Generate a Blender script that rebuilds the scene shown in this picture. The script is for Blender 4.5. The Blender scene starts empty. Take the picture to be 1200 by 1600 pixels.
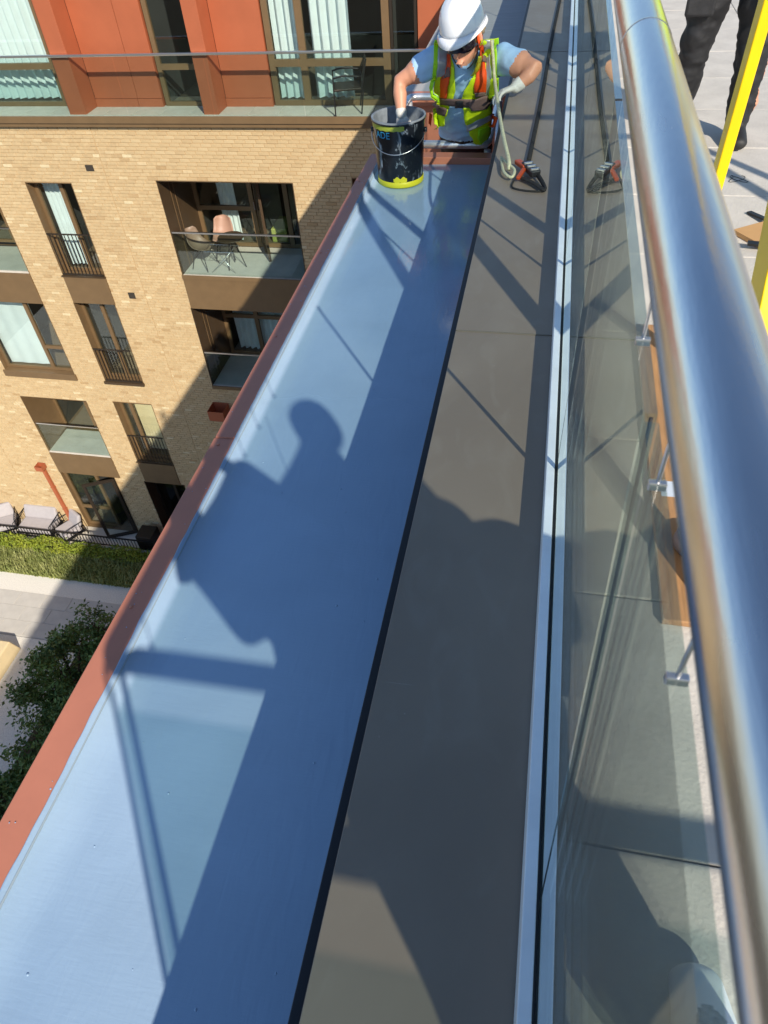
import bpy, bmesh, math, random
from mathutils import Vector, Matrix
from mathutils import noise as mnoise
from mathutils.bvhtree import BVHTree
R = random.Random(7)
S = bpy.context.scene
C = S.collection
# ------------------------------------------------------------------ camera (at the origin; z = 0 is the phone's height)
F = 1107.19                                   # focal length in pixels of the 1200 x 1600 photograph
AX = Vector((0.9799365, 0.09746915, -0.17385115)).normalized()    # world x, y, z in (right, down, forward)
AY = Vector((0.1905767, -0.71359711, 0.67413625)).normalized()
AZ = Vector((-0.05835219, -0.69374269, -0.71785521)).normalized()
rt = Vector((AX[0], AY[0], AZ[0])); dn = Vector((AX[1], AY[1], AZ[1])); fw = Vector((AX[2], AY[2], AZ[2]))
cd = bpy.data.cameras.new('camera'); cam = bpy.data.objects.new('camera', cd); C.objects.link(cam)
cam.matrix_world = Matrix(((rt[0], -dn[0], -fw[0], 0), (rt[1], -dn[1], -fw[1], 0), (rt[2], -dn[2], -fw[2], 0), (0, 0, 0, 1)))
cd.sensor_fit = 'VERTICAL'; cd.sensor_height = 36; cd.lens = F / 1600 * 36
cd.clip_start = 0.01; cd.clip_end = 2000
cd.dof.use_dof = True; cd.dof.focus_distance = 3.2; cd.dof.aperture_fstop = 13
S.camera = cam
# ------------------------------------------------------------------ light
SUN = Vector((-0.82, 1.185, -1.0))             # direction the sunlight travels, read off the cast shadows
w = bpy.data.worlds.new('World'); S.world = w; w.use_nodes = True
nt = w.node_tree; sky = nt.nodes.new('ShaderNodeTexSky'); sky.sky_type = 'NISHITA'; sky.sun_disc = False
sky.sun_elevation = math.atan2(1, math.hypot(SUN.x, SUN.y)); sky.sun_rotation = math.atan2(-SUN.x, -SUN.y)
sky.air_density = 1.0; sky.dust_density = 0.2; sky.ozone_density = 3.5
nt.links.new(sky.outputs[0], nt.nodes['Background'].inputs[0]); nt.nodes['Background'].inputs[1].default_value = 0.13
ld = bpy.data.lights.new('sun', 'SUN'); ld.energy = 4.8; ld.angle = math.radians(0.53); ld.color = (1, 0.91, 0.78)
lo = bpy.data.objects.new('sun', ld); C.objects.link(lo); lo.rotation_euler = SUN.to_track_quat('-Z', 'Y').to_euler(); lo.location = (3, -5, 8)
vs = S.view_settings; vs.view_transform = 'Standard'; vs.look = 'None'; vs.gamma = 1; vs.exposure = 0.2; vs.use_curve_mapping = False
S.cycles.max_bounces = 10; S.cycles.transparent_max_bounces = 24

# ------------------------------------------------------------------ helpers
def ray(px, py):
    d = Vector((px - 600, py - 800, F)) / F
    return Vector((AX.dot(d), AY.dot(d), AZ.dot(d)))
def onz(px, py, z): r = ray(px, py); return r * (z / r.z)
def ony(px, py, y): r = ray(px, py); return r * (y / r.y)
def onx(px, py, x): r = ray(px, py); return r * (x / r.x)
def lin(c): return tuple((v / 12.92 if v <= .04045 else ((v + .055) / 1.055) ** 2.4) for v in c)
def rgb(r, g, b): return lin((r / 255, g / 255, b / 255))

MATS = {}
def mat(name, col, rough=.6, metal=0., var=.0, vscale=6., bump=0., bscale=60., stretch=(1, 1, 1), spec=.5, col2=None, coat=0., rvar=0., detail=4.):
    m = bpy.data.materials.new(name); m.use_nodes = True; n = m.node_tree.nodes; l = m.node_tree.links
    b = n['Principled BSDF']; b.inputs['Roughness'].default_value = rough; b.inputs['Metallic'].default_value = metal
    b.inputs['Specular IOR Level'].default_value = spec; b.inputs['Coat Weight'].default_value = coat
    b.inputs['Base Color'].default_value = (*col, 1)
    tc = n.new('ShaderNodeTexCoord'); mp = n.new('ShaderNodeMapping'); mp.inputs['Scale'].default_value = stretch
    l.new(tc.outputs['Object'], mp.inputs['Vector'])
    if var or col2 or rvar:
        t = n.new('ShaderNodeTexNoise'); t.inputs['Scale'].default_value = vscale; t.inputs['Detail'].default_value = detail
        t.inputs['Roughness'].default_value = .62
        l.new(mp.outputs[0], t.inputs['Vector'])
        cr = n.new('ShaderNodeValToRGB'); c2 = col2 or tuple(min(1, c * (1 + var)) for c in col); c1 = col if col2 else tuple(c * (1 - var) for c in col)
        cr.color_ramp.elements[0].color = (*c1, 1); cr.color_ramp.elements[1].color = (*c2, 1)
        cr.color_ramp.elements[0].position = .34; cr.color_ramp.elements[1].position = .66
        l.new(t.outputs['Fac'], cr.inputs[0]); l.new(cr.outputs[0], b.inputs['Base Color'])
        if rvar:
            mr = n.new('ShaderNodeMapRange'); mr.inputs[1].default_value = .3; mr.inputs[2].default_value = .7
            mr.inputs[3].default_value = max(.02, rough - rvar); mr.inputs[4].default_value = min(1, rough + rvar)
            l.new(t.outputs['Fac'], mr.inputs[0]); l.new(mr.outputs[0], b.inputs['Roughness'])
    if bump:
        t2 = n.new('ShaderNodeTexNoise'); t2.inputs['Scale'].default_value = bscale; t2.inputs['Detail'].default_value = 5
        l.new(mp.outputs[0], t2.inputs['Vector']); bp = n.new('ShaderNodeBump'); bp.inputs['Strength'].default_value = bump
        bp.inputs['Distance'].default_value = .01
        l.new(t2.outputs['Fac'], bp.inputs['Height']); l.new(bp.outputs[0], b.inputs['Normal'])
    MATS[name] = m
    return m
def glass_mat(name, tint, f0=.04, power=5):
    m = bpy.data.materials.new(name); m.use_nodes = True; n = m.node_tree.nodes; l = m.node_tree.links
    n.remove(n['Principled BSDF']); out = n['Material Output']
    tr = n.new('ShaderNodeBsdfTransparent'); tr.inputs[0].default_value = (*tint, 1)
    gl = n.new('ShaderNodeBsdfGlossy'); gl.inputs['Roughness'].default_value = .0; gl.inputs[0].default_value = (.95, 1, .98, 1)
    lw = n.new('ShaderNodeLayerWeight'); lw.inputs[0].default_value = .5       # Schlick's Fresnel term
    pw = n.new('ShaderNodeMath'); pw.operation = 'POWER'; pw.inputs[1].default_value = power
    ma = n.new('ShaderNodeMath'); ma.operation = 'MULTIPLY_ADD'; ma.inputs[1].default_value = 1 - f0; ma.inputs[2].default_value = f0
    mx = n.new('ShaderNodeMixShader')
    l.new(lw.outputs['Facing'], pw.inputs[0]); l.new(pw.outputs[0], ma.inputs[0]); l.new(ma.outputs[0], mx.inputs[0])
    l.new(tr.outputs[0], mx.inputs[1]); l.new(gl.outputs[0], mx.inputs[2]); l.new(mx.outputs[0], out.inputs['Surface'])
    MATS[name] = m; return m

class MB:
    def __init__(s): s.v = []; s.f = []; s.mi = []; s.sm = []; s.cur = 0; s.smooth = False
    def _add(s, vs, fs):
        k = len(s.v); s.v += [tuple(v) for v in vs]
        for f in fs: s.f.append([i + k for i in f]); s.mi.append(s.cur); s.sm.append(s.smooth)
    def quad(s, a, b, c, d): s._add([a, b, c, d], [(0, 1, 2, 3)]); return s
    def box(s, x0, x1, y0, y1, z0, z1):
        x0, x1 = sorted((x0, x1)); y0, y1 = sorted((y0, y1)); z0, z1 = sorted((z0, z1))
        s._add([(x0, y0, z0), (x1, y0, z0), (x1, y1, z0), (x0, y1, z0), (x0, y0, z1), (x1, y0, z1), (x1, y1, z1), (x0, y1, z1)],
               [(0, 3, 2, 1), (4, 5, 6, 7), (0, 1, 5, 4), (1, 2, 6, 5), (2, 3, 7, 6), (3, 0, 4, 7)]); return s
    def bar(s, p, q, wx, wy, up=(0, 0, 1)):       # rectangular bar from p to q
        p, q = Vector(p), Vector(q); t = (q - p).normalized(); u = Vector(up)
        if abs(t.dot(u)) > .98: u = Vector((0, 1, 0))
        a = t.cross(u).normalized(); b = a.cross(t).normalized(); a *= wx / 2; b *= wy / 2
        s._add([p - a - b, p + a - b, p + a + b, p - a + b, q - a - b, q + a - b, q + a + b, q - a + b],
               [(0, 3, 2, 1), (4, 5, 6, 7), (0, 1, 5, 4), (1, 2, 6, 5), (2, 3, 7, 6), (3, 0, 4, 7)]); return s
    def rings(s, rings, cap=True, closed=True):
        n = len(rings[0]); k = len(s.v)
        for r in rings: s.v += [tuple(p) for p in r]
        for i in range(len(rings) - 1):
            for j in range(n if closed else n - 1):
                j2 = (j + 1) % n
                s.f.append([k + i * n + j, k + i * n + j2, k + (i + 1) * n + j2, k + (i + 1) * n + j]); s.mi.append(s.cur); s.sm.append(s.smooth)
        if cap:
            s.f.append([k + j for j in range(n)][::-1]); s.mi.append(s.cur); s.sm.append(False)
            s.f.append([k + (len(rings) - 1) * n + j for j in range(n)]); s.mi.append(s.cur); s.sm.append(False)
        return s
    def tube(s, pts, r, seg=8, cap=True, flat=1.0):
        pts = [Vector(p) for p in pts]; rr = r if isinstance(r, (list, tuple)) else [r] * len(pts); rings = []; a = None
        for i, p in enumerate(pts):
            t = (pts[min(i + 1, len(pts) - 1)] - pts[max(i - 1, 0)]).normalized()
            if a is None:
                u = Vector((0, 0, 1)) if abs(t.z) < .9 else Vector((1, 0, 0)); a = t.cross(u).normalized()
            a = (a - t * a.dot(t)).normalized(); b = t.cross(a)
            rings.append([p + a * rr[i] * math.cos(q) + b * rr[i] * flat * math.sin(q) for q in [2 * math.pi * j / seg for j in range(seg)]])
        sm = s.smooth; s.smooth = seg > 5; s.rings(rings, cap); s.smooth = sm; return s
    def lathe(s, prof, c, seg=24, axis='z', cap=True):
        c = Vector(c); rings = []
        for r, h in prof:
            rings.append([c + Vector((r * math.cos(q), r * math.sin(q), h)) for q in [2 * math.pi * j / seg for j in range(seg)]])
        sm = s.smooth; s.smooth = True; s.rings(rings, cap); s.smooth = sm; return s
    def build(s, name, m, parent=None, bevel=0, solid=0):
        me = bpy.data.meshes.new(name); me.from_pydata(s.v, [], s.f); me.update()
        for mm in (m if isinstance(m, (list, tuple)) else [m]): me.materials.append(MATS[mm])
        me.polygons.foreach_set('material_index', s.mi); me.polygons.foreach_set('use_smooth', s.sm)
        o = bpy.data.objects.new(name, me); C.objects.link(o)
        if parent: o.parent = parent
        if solid:
            d = o.modifiers.new('solid', 'SOLIDIFY'); d.thickness = solid; d.offset = 1
        if bevel:
            d = o.modifiers.new('bevel', 'BEVEL'); d.width = bevel; d.segments = 2; d.limit_method = 'ANGLE'
        return o
def tag(o, label=None, cat=None, group=None, kind=None):
    if label: o['label'] = label
    if cat: o['category'] = cat
    if group: o['group'] = group
    if kind: o['kind'] = kind
    return o
def thing(name, label, cat, group=None, loc=(0, 0, 0)):
    o = bpy.data.objects.new(name, None); C.objects.link(o); o.empty_display_size = .1
    o.location = loc
    return tag(o, label, cat, group)
def copy_tree(o, parent=None):
    c = o.copy(); C.objects.link(c)
    if parent: c.parent = parent
    for ch in o.children: copy_tree(ch, c)
    return c
def spline(pts, n=8):
    pts = [Vector(p) for p in pts]; out = []
    P = [pts[0] * 2 - pts[1]] + pts + [pts[-1] * 2 - pts[-2]]
    for i in range(1, len(P) - 2):
        for k in range(n):
            t = k / n; a, b, c, d = P[i - 1], P[i], P[i + 1], P[i + 2]
            out.append(.5 * ((2 * b) + (c - a) * t + (2 * a - 5 * b + 4 * c - d) * t * t + (3 * b - a - 3 * c + d) * t ** 3))
    out.append(pts[-1]); return out

# ------------------------------------------------------------------ materials
mat('coping_metal', rgb(124, 115, 106), .42, 0, .05, 3, .05, 25, spec=.5, rvar=.08)
mat('black_trim', (.012, .013, .016), .5)
mat('flashing', rgb(196, 124, 98), .5, 0, .06, 4, .04, 30)
mat('terracotta_panel', rgb(172, 95, 62), .55, 0, .05, 2)
mat('aluminium', (.88, .91, .95), .3, .0, .05, 8)
mat('gasket', (.02, .02, .022), .6)
mat('steel', (.62, .62, .63), .25, 1, .06, 16, .03, 300, stretch=(1, .12, 1), rvar=.07)
mat('zinc', (.7, .72, .75), .32, .7, .15, 14, .1, 80)
mat('paver', rgb(200, 194, 184), .85, 0, .10, 5, .25, 90)
mat('dirt', rgb(120, 112, 100), .9)
mat('screed', rgb(176, 172, 166), .9, 0, .06, 3)
mat('grey_panel', rgb(176, 174, 170), .6, 0, .07, 3, .08, 40, stretch=(1, 6, 1))
mat('timber', rgb(164, 124, 84), .6, 0, .22, 9, .08, 40, stretch=(9, .7, 9))
mat('cardboard', rgb(196, 152, 100), .8, 0, .06, 5)
mat('yellow_paint', rgb(246, 206, 12), .38, 0, .04, 8, .03, 40)
mat('brown_metal', rgb(116, 93, 64), .5, .0, .06, 4)
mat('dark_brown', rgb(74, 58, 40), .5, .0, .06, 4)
mat('mortar', rgb(182, 154, 114), .9, 0, .1, 12)
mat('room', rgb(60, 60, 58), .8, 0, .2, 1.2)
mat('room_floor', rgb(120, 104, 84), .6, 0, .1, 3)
mat('curtain', rgb(222, 228, 226), .9, 0, .04, 3)
mat('slab', rgb(206, 198, 184), .85, 0, .08, 2.5, .1, 60)
mat('white_gravel', rgb(226, 222, 212), .95, 0, .12, 30, .6, 70)
mat('path_stone', rgb(196, 192, 184), .9, 0, .06, 3, .1, 40)
mat('soil', rgb(70, 60, 42), .95, 0, .2, 8)
mat('lawn', rgb(96, 108, 44), .95, 0, 0, 5, .5, 60, col2=rgb(128, 136, 68))
mat('leaf', rgb(56, 84, 32), .55, 0, 0, 2.6, col2=rgb(122, 146, 72))
mat('leaf_hedge', rgb(104, 124, 30), .6, 0, 0, 2, col2=rgb(160, 166, 52))
mat('leaf_grass', rgb(112, 124, 58), .7, 0, 0, 1.5, col2=rgb(164, 166, 104))
mat('bark', rgb(84, 66, 48), .9, 0, .2, 12, .5, 40)
mat('cream_stone', rgb(226, 204, 160), .85, 0, .08, 2, .1, 30)
mat('black_metal', (.016, .016, .017), .45, .3)
mat('dark_frame', rgb(52, 44, 36), .45, .2)
mat('grey_fabric', rgb(176, 170, 170), .9, 0, .05, 6, .1, 120)
mat('pink_shell', rgb(172, 136, 116), .5)
mat('taupe_shell', rgb(138, 118, 100), .5)
mat('outlet', rgb(60, 54, 46), .7)
mat('skin', rgb(208, 148, 118), .5, 0, .05, 14, .04, 160)
mat('shirt', rgb(168, 203, 236), .85, 0, .07, 9, .35, 26)
mat('trousers', (.014, .014, .016), .7, 0, .35, 9, .5, 18)
mat('trousers_brown', rgb(58, 46, 42), .8, 0, .3, 9, .5, 18)
mat('vest_yellow', rgb(214, 240, 16), .6, 0, .05, 9, .3, 24)
mat('vest_green', rgb(160, 222, 16), .6, 0, .05, 9, .3, 24)
mat('reflective', rgb(176, 180, 184), .35, .3, .08, 18, .2, 30)
mat('orange_strap', rgb(244, 84, 20), .6, 0, .06, 20)
mat('webbing', rgb(120, 96, 90), .8, 0, .1, 40)
mat('buckle', (.02, .02, .022), .4)
mat('helmet', rgb(236, 238, 242), .22, 0, .02, 6, coat=.4)
mat('lens', (.012, .008, .012), .08)
mat('glove', rgb(206, 204, 196), .9, 0, .12, 30, .4, 60)
mat('hair', rgb(126, 112, 88), .7, 0, .2, 30)
mat('rope', rgb(206, 202, 166), .85, 0, .12, 60, .5, 160)
mat('black_rope', (.02, .018, .016), .8, 0, .3, 60, .5, 120)
mat('orange_metal', rgb(206, 86, 46), .35, .3)
mat('silver_metal', (.75, .75, .75), .3, 1)
mat('boot', (.02, .019, .018), .6, 0, .2, 12)
mat('shoe', rgb(232, 236, 236), .7, 0, .04, 12, .1, 60)
mat('shoe_mesh', rgb(168, 176, 180), .9, 0, .1, 90, .6, 150)
mat('jacket', rgb(40, 44, 56), .8, 0, .1, 9, .3, 20)
mat('phone', (.02, .02, .022), .25)
mat('pail_yellow', rgb(214, 208, 40), .45)
mat('pail_inside', rgb(116, 124, 130), .35, 0, .25, 14)
mat('wet_blue', rgb(150, 176, 200), .12, 0, .12, 14)
mat('bead', rgb(150, 166, 176), .5)
mat('print_cyan', rgb(40, 150, 196), .4)
mat('print_olive', rgb(150, 164, 60), .4)
mat('white_card', rgb(196, 206, 218), .6, 0, .12, 14)
mat('grey_plastic', rgb(112, 112, 116), .45)
mat('teal_thing', rgb(60, 150, 170), .6)
mat('lime_thing', rgb(170, 176, 90), .7)
glass_mat('balustrade_glass', (.87, .93, .91), .06, 3.2)
glass_mat('window_glass', (.93, .972, .965), .06)
glass_mat('guard_glass', (.86, .93, .92), .05)

def brick_mat():
    m = bpy.data.materials.new('brick'); m.use_nodes = True; n = m.node_tree.nodes; l = m.node_tree.links; b = n['Principled BSDF']
    at = n.new('ShaderNodeAttribute'); at.attribute_name = 'tone'
    cr = n.new('ShaderNodeValToRGB'); e = cr.color_ramp.elements
    e[0].position = 0; e[0].color = (*rgb(204, 170, 122), 1); e[1].position = 1; e[1].color = (*rgb(246, 228, 184), 1)
    for p, c in ((.2, rgb(214, 184, 138)), (.5, rgb(225, 197, 150)), (.8, rgb(234, 209, 163))):
        x = e.new(p); x.color = (*c, 1)
    tc = n.new('ShaderNodeTexCoord'); t = n.new('ShaderNodeTexNoise'); t.inputs['Scale'].default_value = 14; t.inputs['Detail'].default_value = 6
    l.new(tc.outputs['Object'], t.inputs['Vector'])
    t2 = n.new('ShaderNodeTexNoise'); t2.inputs['Scale'].default_value = .35; t2.inputs['Detail'].default_value = 3; l.new(tc.outputs['Object'], t2.inputs['Vector'])
    mx = n.new('ShaderNodeMix'); mx.data_type = 'RGBA'; mx.blend_type = 'MULTIPLY'; mx.inputs['Factor'].default_value = .35
    l.new(at.outputs['Fac'], cr.inputs[0]); l.new(cr.outputs[0], mx.inputs['A']); l.new(t.outputs['Fac'], mx.inputs['B'])
    mx2 = n.new('ShaderNodeMix'); mx2.data_type = 'RGBA'; mx2.blend_type = 'MULTIPLY'; mx2.inputs['Factor'].default_value = .18
    l.new(mx.outputs['Result'], mx2.inputs['A']); l.new(t2.outputs['Fac'], mx2.inputs['B']); l.new(mx2.outputs['Result'], b.inputs['Base Color'])
    b.inputs['Roughness'].default_value = .9
    bp = n.new('ShaderNodeBump'); bp.inputs['Strength'].default_value = .5; bp.inputs['Distance'].default_value = .01
    l.new(t.outputs['Fac'], bp.inputs['Height']); l.new(bp.outputs[0], b.inputs['Normal']); MATS['brick'] = m
brick_mat()

def membrane_mat():        # rolled liquid coating: brush strokes, and still wet (glossier) where it was laid last
    m = bpy.data.materials.new('blue_coating'); m.use_nodes = True; n = m.node_tree.nodes; l = m.node_tree.links; b = n['Principled BSDF']
    tc = n.new('ShaderNodeTexCoord')
    def noise(scale, st, det=4, dist=0):
        mp = n.new('ShaderNodeMapping'); mp.inputs['Scale'].default_value = st; l.new(tc.outputs['Object'], mp.inputs[0])
        t = n.new('ShaderNodeTexNoise'); t.inputs['Scale'].default_value = scale; t.inputs['Detail'].default_value = det; t.inputs['Distortion'].default_value = dist
        l.new(mp.outputs[0], t.inputs['Vector']); return t
    big = noise(1.1, (1, .6, 1), 4, .6); cr = n.new('ShaderNodeValToRGB'); e = cr.color_ramp.elements
    e[0].position = .35; e[0].color = (*rgb(148, 175, 201), 1); e[1].position = .7; e[1].color = (*rgb(168, 193, 216), 1)
    l.new(big.outputs['Fac'], cr.inputs[0])
    lap = noise(2.6, (.8, 1.3, 1), 7, 1.0); lr = n.new('ShaderNodeMapRange'); lr.inputs[1].default_value = .3; lr.inputs[2].default_value = .7; lr.inputs[3].default_value = .955; lr.inputs[4].default_value = 1.03; l.new(lap.outputs['Fac'], lr.inputs[0])
    mu = n.new('ShaderNodeMix'); mu.data_type = 'RGBA'; mu.blend_type = 'MULTIPLY'; mu.inputs['Factor'].default_value = 1; l.new(cr.outputs[0], mu.inputs['A']); l.new(lr.outputs[0], mu.inputs['B']); l.new(mu.outputs['Result'], b.inputs['Base Color'])
    sep = n.new('ShaderNodeSeparateXYZ'); l.new(tc.outputs['Object'], sep.inputs[0])
    wet = n.new('ShaderNodeMapRange'); wet.inputs[1].default_value = 2.5; wet.inputs[2].default_value = 3.5; wet.inputs[3].default_value = .38; wet.inputs[4].default_value = .05
    ad = n.new('ShaderNodeMath'); ad.operation = 'MULTIPLY_ADD'; ad.inputs[1].default_value = 1.2
    l.new(big.outputs['Fac'], ad.inputs[0]); l.new(sep.outputs['Y'], ad.inputs[2]); l.new(ad.outputs[0], wet.inputs[0]); l.new(wet.outputs[0], b.inputs['Roughness'])
    st = noise(26, (1, .22, 1), 5, 1.2); fine = noise(110, (.16, 1, 1), 4, .4); lump = noise(5, (1, 1, 1), 3)
    a1 = n.new('ShaderNodeMath'); a1.operation = 'MULTIPLY_ADD'; a1.inputs[1].default_value = .4; l.new(fine.outputs['Fac'], a1.inputs[0]); l.new(st.outputs['Fac'], a1.inputs[2])
    a2 = n.new('ShaderNodeMath'); a2.operation = 'MULTIPLY_ADD'; a2.inputs[1].default_value = .5; l.new(lump.outputs['Fac'], a2.inputs[0]); l.new(a1.outputs[0], a2.inputs[2])
    bp = n.new('ShaderNodeBump'); bp.inputs['Strength'].default_value = .11; bp.inputs['Distance'].default_value = .012
    l.new(a2.outputs[0], bp.inputs['Height']); l.new(bp.outputs[0], b.inputs['Normal']); b.inputs['Specular IOR Level'].default_value = .6
    MATS['blue_coating'] = m
membrane_mat()
def coping_mat():          # satin painted metal: dusty patches, dried water marks, fine scratches
    m = bpy.data.materials.new('coping_metal'); m.use_nodes = True; n = m.node_tree.nodes; l = m.node_tree.links; b = n['Principled BSDF']
    tc = n.new('ShaderNodeTexCoord'); oi = n.new('ShaderNodeObjectInfo')
    def noise(scale, st=(1, 1, 1), det=5, dist=0.):
        mp = n.new('ShaderNodeMapping'); mp.inputs['Scale'].default_value = st; l.new(tc.outputs['Object'], mp.inputs[0])
        t = n.new('ShaderNodeTexNoise'); t.inputs['Scale'].default_value = scale; t.inputs['Detail'].default_value = det; t.inputs['Distortion'].default_value = dist; l.new(mp.outputs[0], t.inputs['Vector']); return t
    def ramp(t, p0, p1, c0, c1):
        r = n.new('ShaderNodeValToRGB'); e = r.color_ramp.elements; e[0].position = p0; e[1].position = p1; e[0].color = (*c0, 1); e[1].color = (*c1, 1); l.new(t.outputs['Fac'], r.inputs[0]); return r
    def mix(a, b_, fac, mode='MIX'):
        x = n.new('ShaderNodeMix'); x.data_type = 'RGBA'; x.blend_type = mode; l.new(a, x.inputs['A'])
        if isinstance(b_, tuple): x.inputs['B'].default_value = (*b_, 1)
        else: l.new(b_, x.inputs['B'])
        if isinstance(fac, float): x.inputs['Factor'].default_value = fac
        else: l.new(fac, x.inputs['Factor'])
        return x.outputs['Result']
    base = ramp(noise(2.2, (1, .7, 1), 6, .4), .35, .68, rgb(132, 118, 104), rgb(147, 133, 118)).outputs[0]
    dust = ramp(noise(9, (1, .5, 1), 8, 1.5), .55, .82, (0, 0, 0), (.2, .2, .2)).outputs[0]
    c = mix(base, rgb(168, 160, 148), dust)
    drops = n.new('ShaderNodeTexVoronoi'); drops.inputs['Scale'].default_value = 26; l.new(tc.outputs['Object'], drops.inputs['Vector'])
    dr = n.new('ShaderNodeValToRGB'); e = dr.color_ramp.elements; e[0].position = .02; e[0].color = (.5, .5, .5, 1); e[1].position = .06; e[1].color = (0, 0, 0, 1); l.new(drops.outputs['Distance'], dr.inputs[0])
    gate = ramp(noise(4, (1, 1, 1), 2), .56, .60, (0, 0, 0), (1, 1, 1)).outputs[0]; sp = mix(dr.outputs[0], gate, 1.0, 'MULTIPLY')
    c = mix(c, rgb(186, 182, 174), sp)
    scr = ramp(noise(60, (.05, 1, 1), 3, 2.0), .74, .77, (0, 0, 0), (.5, .5, .5)).outputs[0]; sg = ramp(noise(5, (1, 1, 1), 2, .5), .6, .66, (0, 0, 0), (1, 1, 1)).outputs[0]
    c = mix(c, rgb(180, 176, 168), mix(scr, sg, 1.0, 'MULTIPLY')); l.new(c, b.inputs['Base Color'])
    rr = n.new('ShaderNodeMapRange'); rr.inputs[3].default_value = .34; rr.inputs[4].default_value = .58; l.new(noise(7, (1, .6, 1), 6, 1).outputs['Fac'], rr.inputs[0]); l.new(rr.outputs[0], b.inputs['Roughness'])
    bp = n.new('ShaderNodeBump'); bp.inputs['Strength'].default_value = .05; bp.inputs['Distance'].default_value = .01; l.new(noise(6, (1, .5, 1), 2).outputs['Fac'], bp.inputs['Height']); l.new(bp.outputs[0], b.inputs['Normal'])
    MATS['coping_metal'] = m
coping_mat()
def pail_mat():            # black pail with pale paint runs
    m = bpy.data.materials.new('pail_black'); m.use_nodes = True; n = m.node_tree.nodes; l = m.node_tree.links; b = n['Principled BSDF']
    tc = n.new('ShaderNodeTexCoord'); mp = n.new('ShaderNodeMapping'); mp.inputs['Scale'].default_value = (1, 1, .35); l.new(tc.outputs['Object'], mp.inputs[0])
    t = n.new('ShaderNodeTexNoise'); t.inputs['Scale'].default_value = 17; t.inputs['Detail'].default_value = 7; t.inputs['Roughness'].default_value = .66; t.inputs['Distortion'].default_value = .7
    l.new(mp.outputs[0], t.inputs['Vector']); cr = n.new('ShaderNodeValToRGB'); e = cr.color_ramp.elements
    e[0].position = .57; e[0].color = (.008, .011, .015, 1); e[1].position = .66; e[1].color = (*rgb(150, 166, 176), 1)
    l.new(t.outputs['Fac'], cr.inputs[0]); l.new(cr.outputs[0], b.inputs['Base Color']); b.inputs['Roughness'].default_value = .28; MATS['pail_black'] = m
pail_mat()
# ================================================================== our building: wall top, coated gutter strip, coping
ZC, ZB, ZT, ZG = -1.27, -1.74, -1.42, -17.4
XE = -0.232                                    # outer edge of the coping
bld = thing('roof_building', 'roof edge with blue coated strip, brown metal coping and terracotta flashing', 'building', loc=(0, 0, ZG))
def WM(o): return (WM(o.parent) @ o.matrix_parent_inverse if o.parent else Matrix()) @ o.matrix_basis
def B(mb, name, m, par=bld, **k):
    o = mb.build(name, m, None, **k)
    o.parent = par
    o.matrix_parent_inverse = WM(par).inverted()
    return o
mb = MB()
mb.box(-1.10, XE + .03, -26, 4.74, ZG, ZB - .012); mb.box(XE + .03, .15, -26, 34, ZG, ZC - .04); mb.box(.15, 9, -26, 34, ZG, ZT - .06)
mb.box(-1.10, XE + .03, 4.74, 6.02, ZG, -2.74); mb.box(-1.15, XE + .03, 6.02, 34, ZG, ZB - .03)
B(mb, 'wall', 'flashing')
# coping panels
ys = [-26, -6, -2.9, -.45, 2.04, 4.45, 5.35, 6.2, 7.1, 8.0, 9.0, 10.0, 12, 14, 18, 22, 28, 34]
for i in range(len(ys) - 1):
    y0, y1 = ys[i] + .0018, ys[i + 1] - .0018
    B(MB().box(XE, .152, y0, y1, ZC - .035 - (i % 2) * .001, ZC - (i % 2) * .0015), 'coping_panel', 'coping_metal', bevel=.0015)
B(MB().box(.0, .15, -26, 34, ZC - .06, ZC - .037), 'coping_bed', 'black_trim')
# thin bright sealant line over the seam at 2.04
B(MB().box(XE + .004, .07, 2.038, 2.0422, ZC - .006, ZC + .0008), 'seam_sealant', 'dirt')
# black edge trim hanging off the coping
mb = MB(); mb.box(XE - .023, XE - .001, -26, 34, ZC - .06, ZC - .032); B(mb, 'edge_trim', 'black_trim', bevel=.002)
mb = MB(); mb.box(XE + .005, XE + .03, -26, 34, ZB, ZC - .04); B(mb, 'step_face', 'black_trim')
# blue coated strip, finely subdivided, a little uneven
mb = MB(); mb.smooth = True; nx, ny = 22, 420
def bz(x, y): return ZB + .0022 * math.sin(5.1 * x + 1.3 * y) * math.sin(2.1 * y + .7) + .0018 * math.sin(9 * y + 4 * x) * math.sin(1.7 * x * y)
def by(j): return -3.0 + 7.73 * j / ny
P = []
for j in range(ny + 1):
    row = []
    y = by(j)
    for i in range(nx + 1):
        x = -1.041 + (XE + .02 + 1.041) * i / nx
        z = bz(x, y)
        if i == 0:
            rag = max(0, math.sin(2.3 * y) + .6 * math.sin(6.1 * y + 1) + .5 * math.sin(17 * y + 2) + .3 * math.sin(43 * y)) * .006 + .0015 * math.sin(61 * y)
            x = -1.0465 - rag * .4; z = -1.6935 if y > 1.9 else -1.6978
        elif i == 1: x = -1.0435; z = -1.696
        elif i == 2: x = -1.030 + .002 * math.sin(11 * y + 1); z = ZB + .008
        row.append((x, y, z))
    P.append(row)
for j in range(ny):
    for i in range(nx): mb.quad(P[j][i], P[j][i + 1], P[j + 1][i + 1], P[j + 1][i])
blue = B(mb, 'coated_strip', 'blue_coating')
bm = bmesh.new(); bm.from_mesh(blue.data); bmesh.ops.remove_doubles(bm, verts=bm.verts, dist=1e-5); bm.to_mesh(blue.data); bm.free()
B(MB().box(-1.04, XE + .02, -26, -3.0, ZB - .02, ZB), 'strip_end', 'blue_coating')
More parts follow.
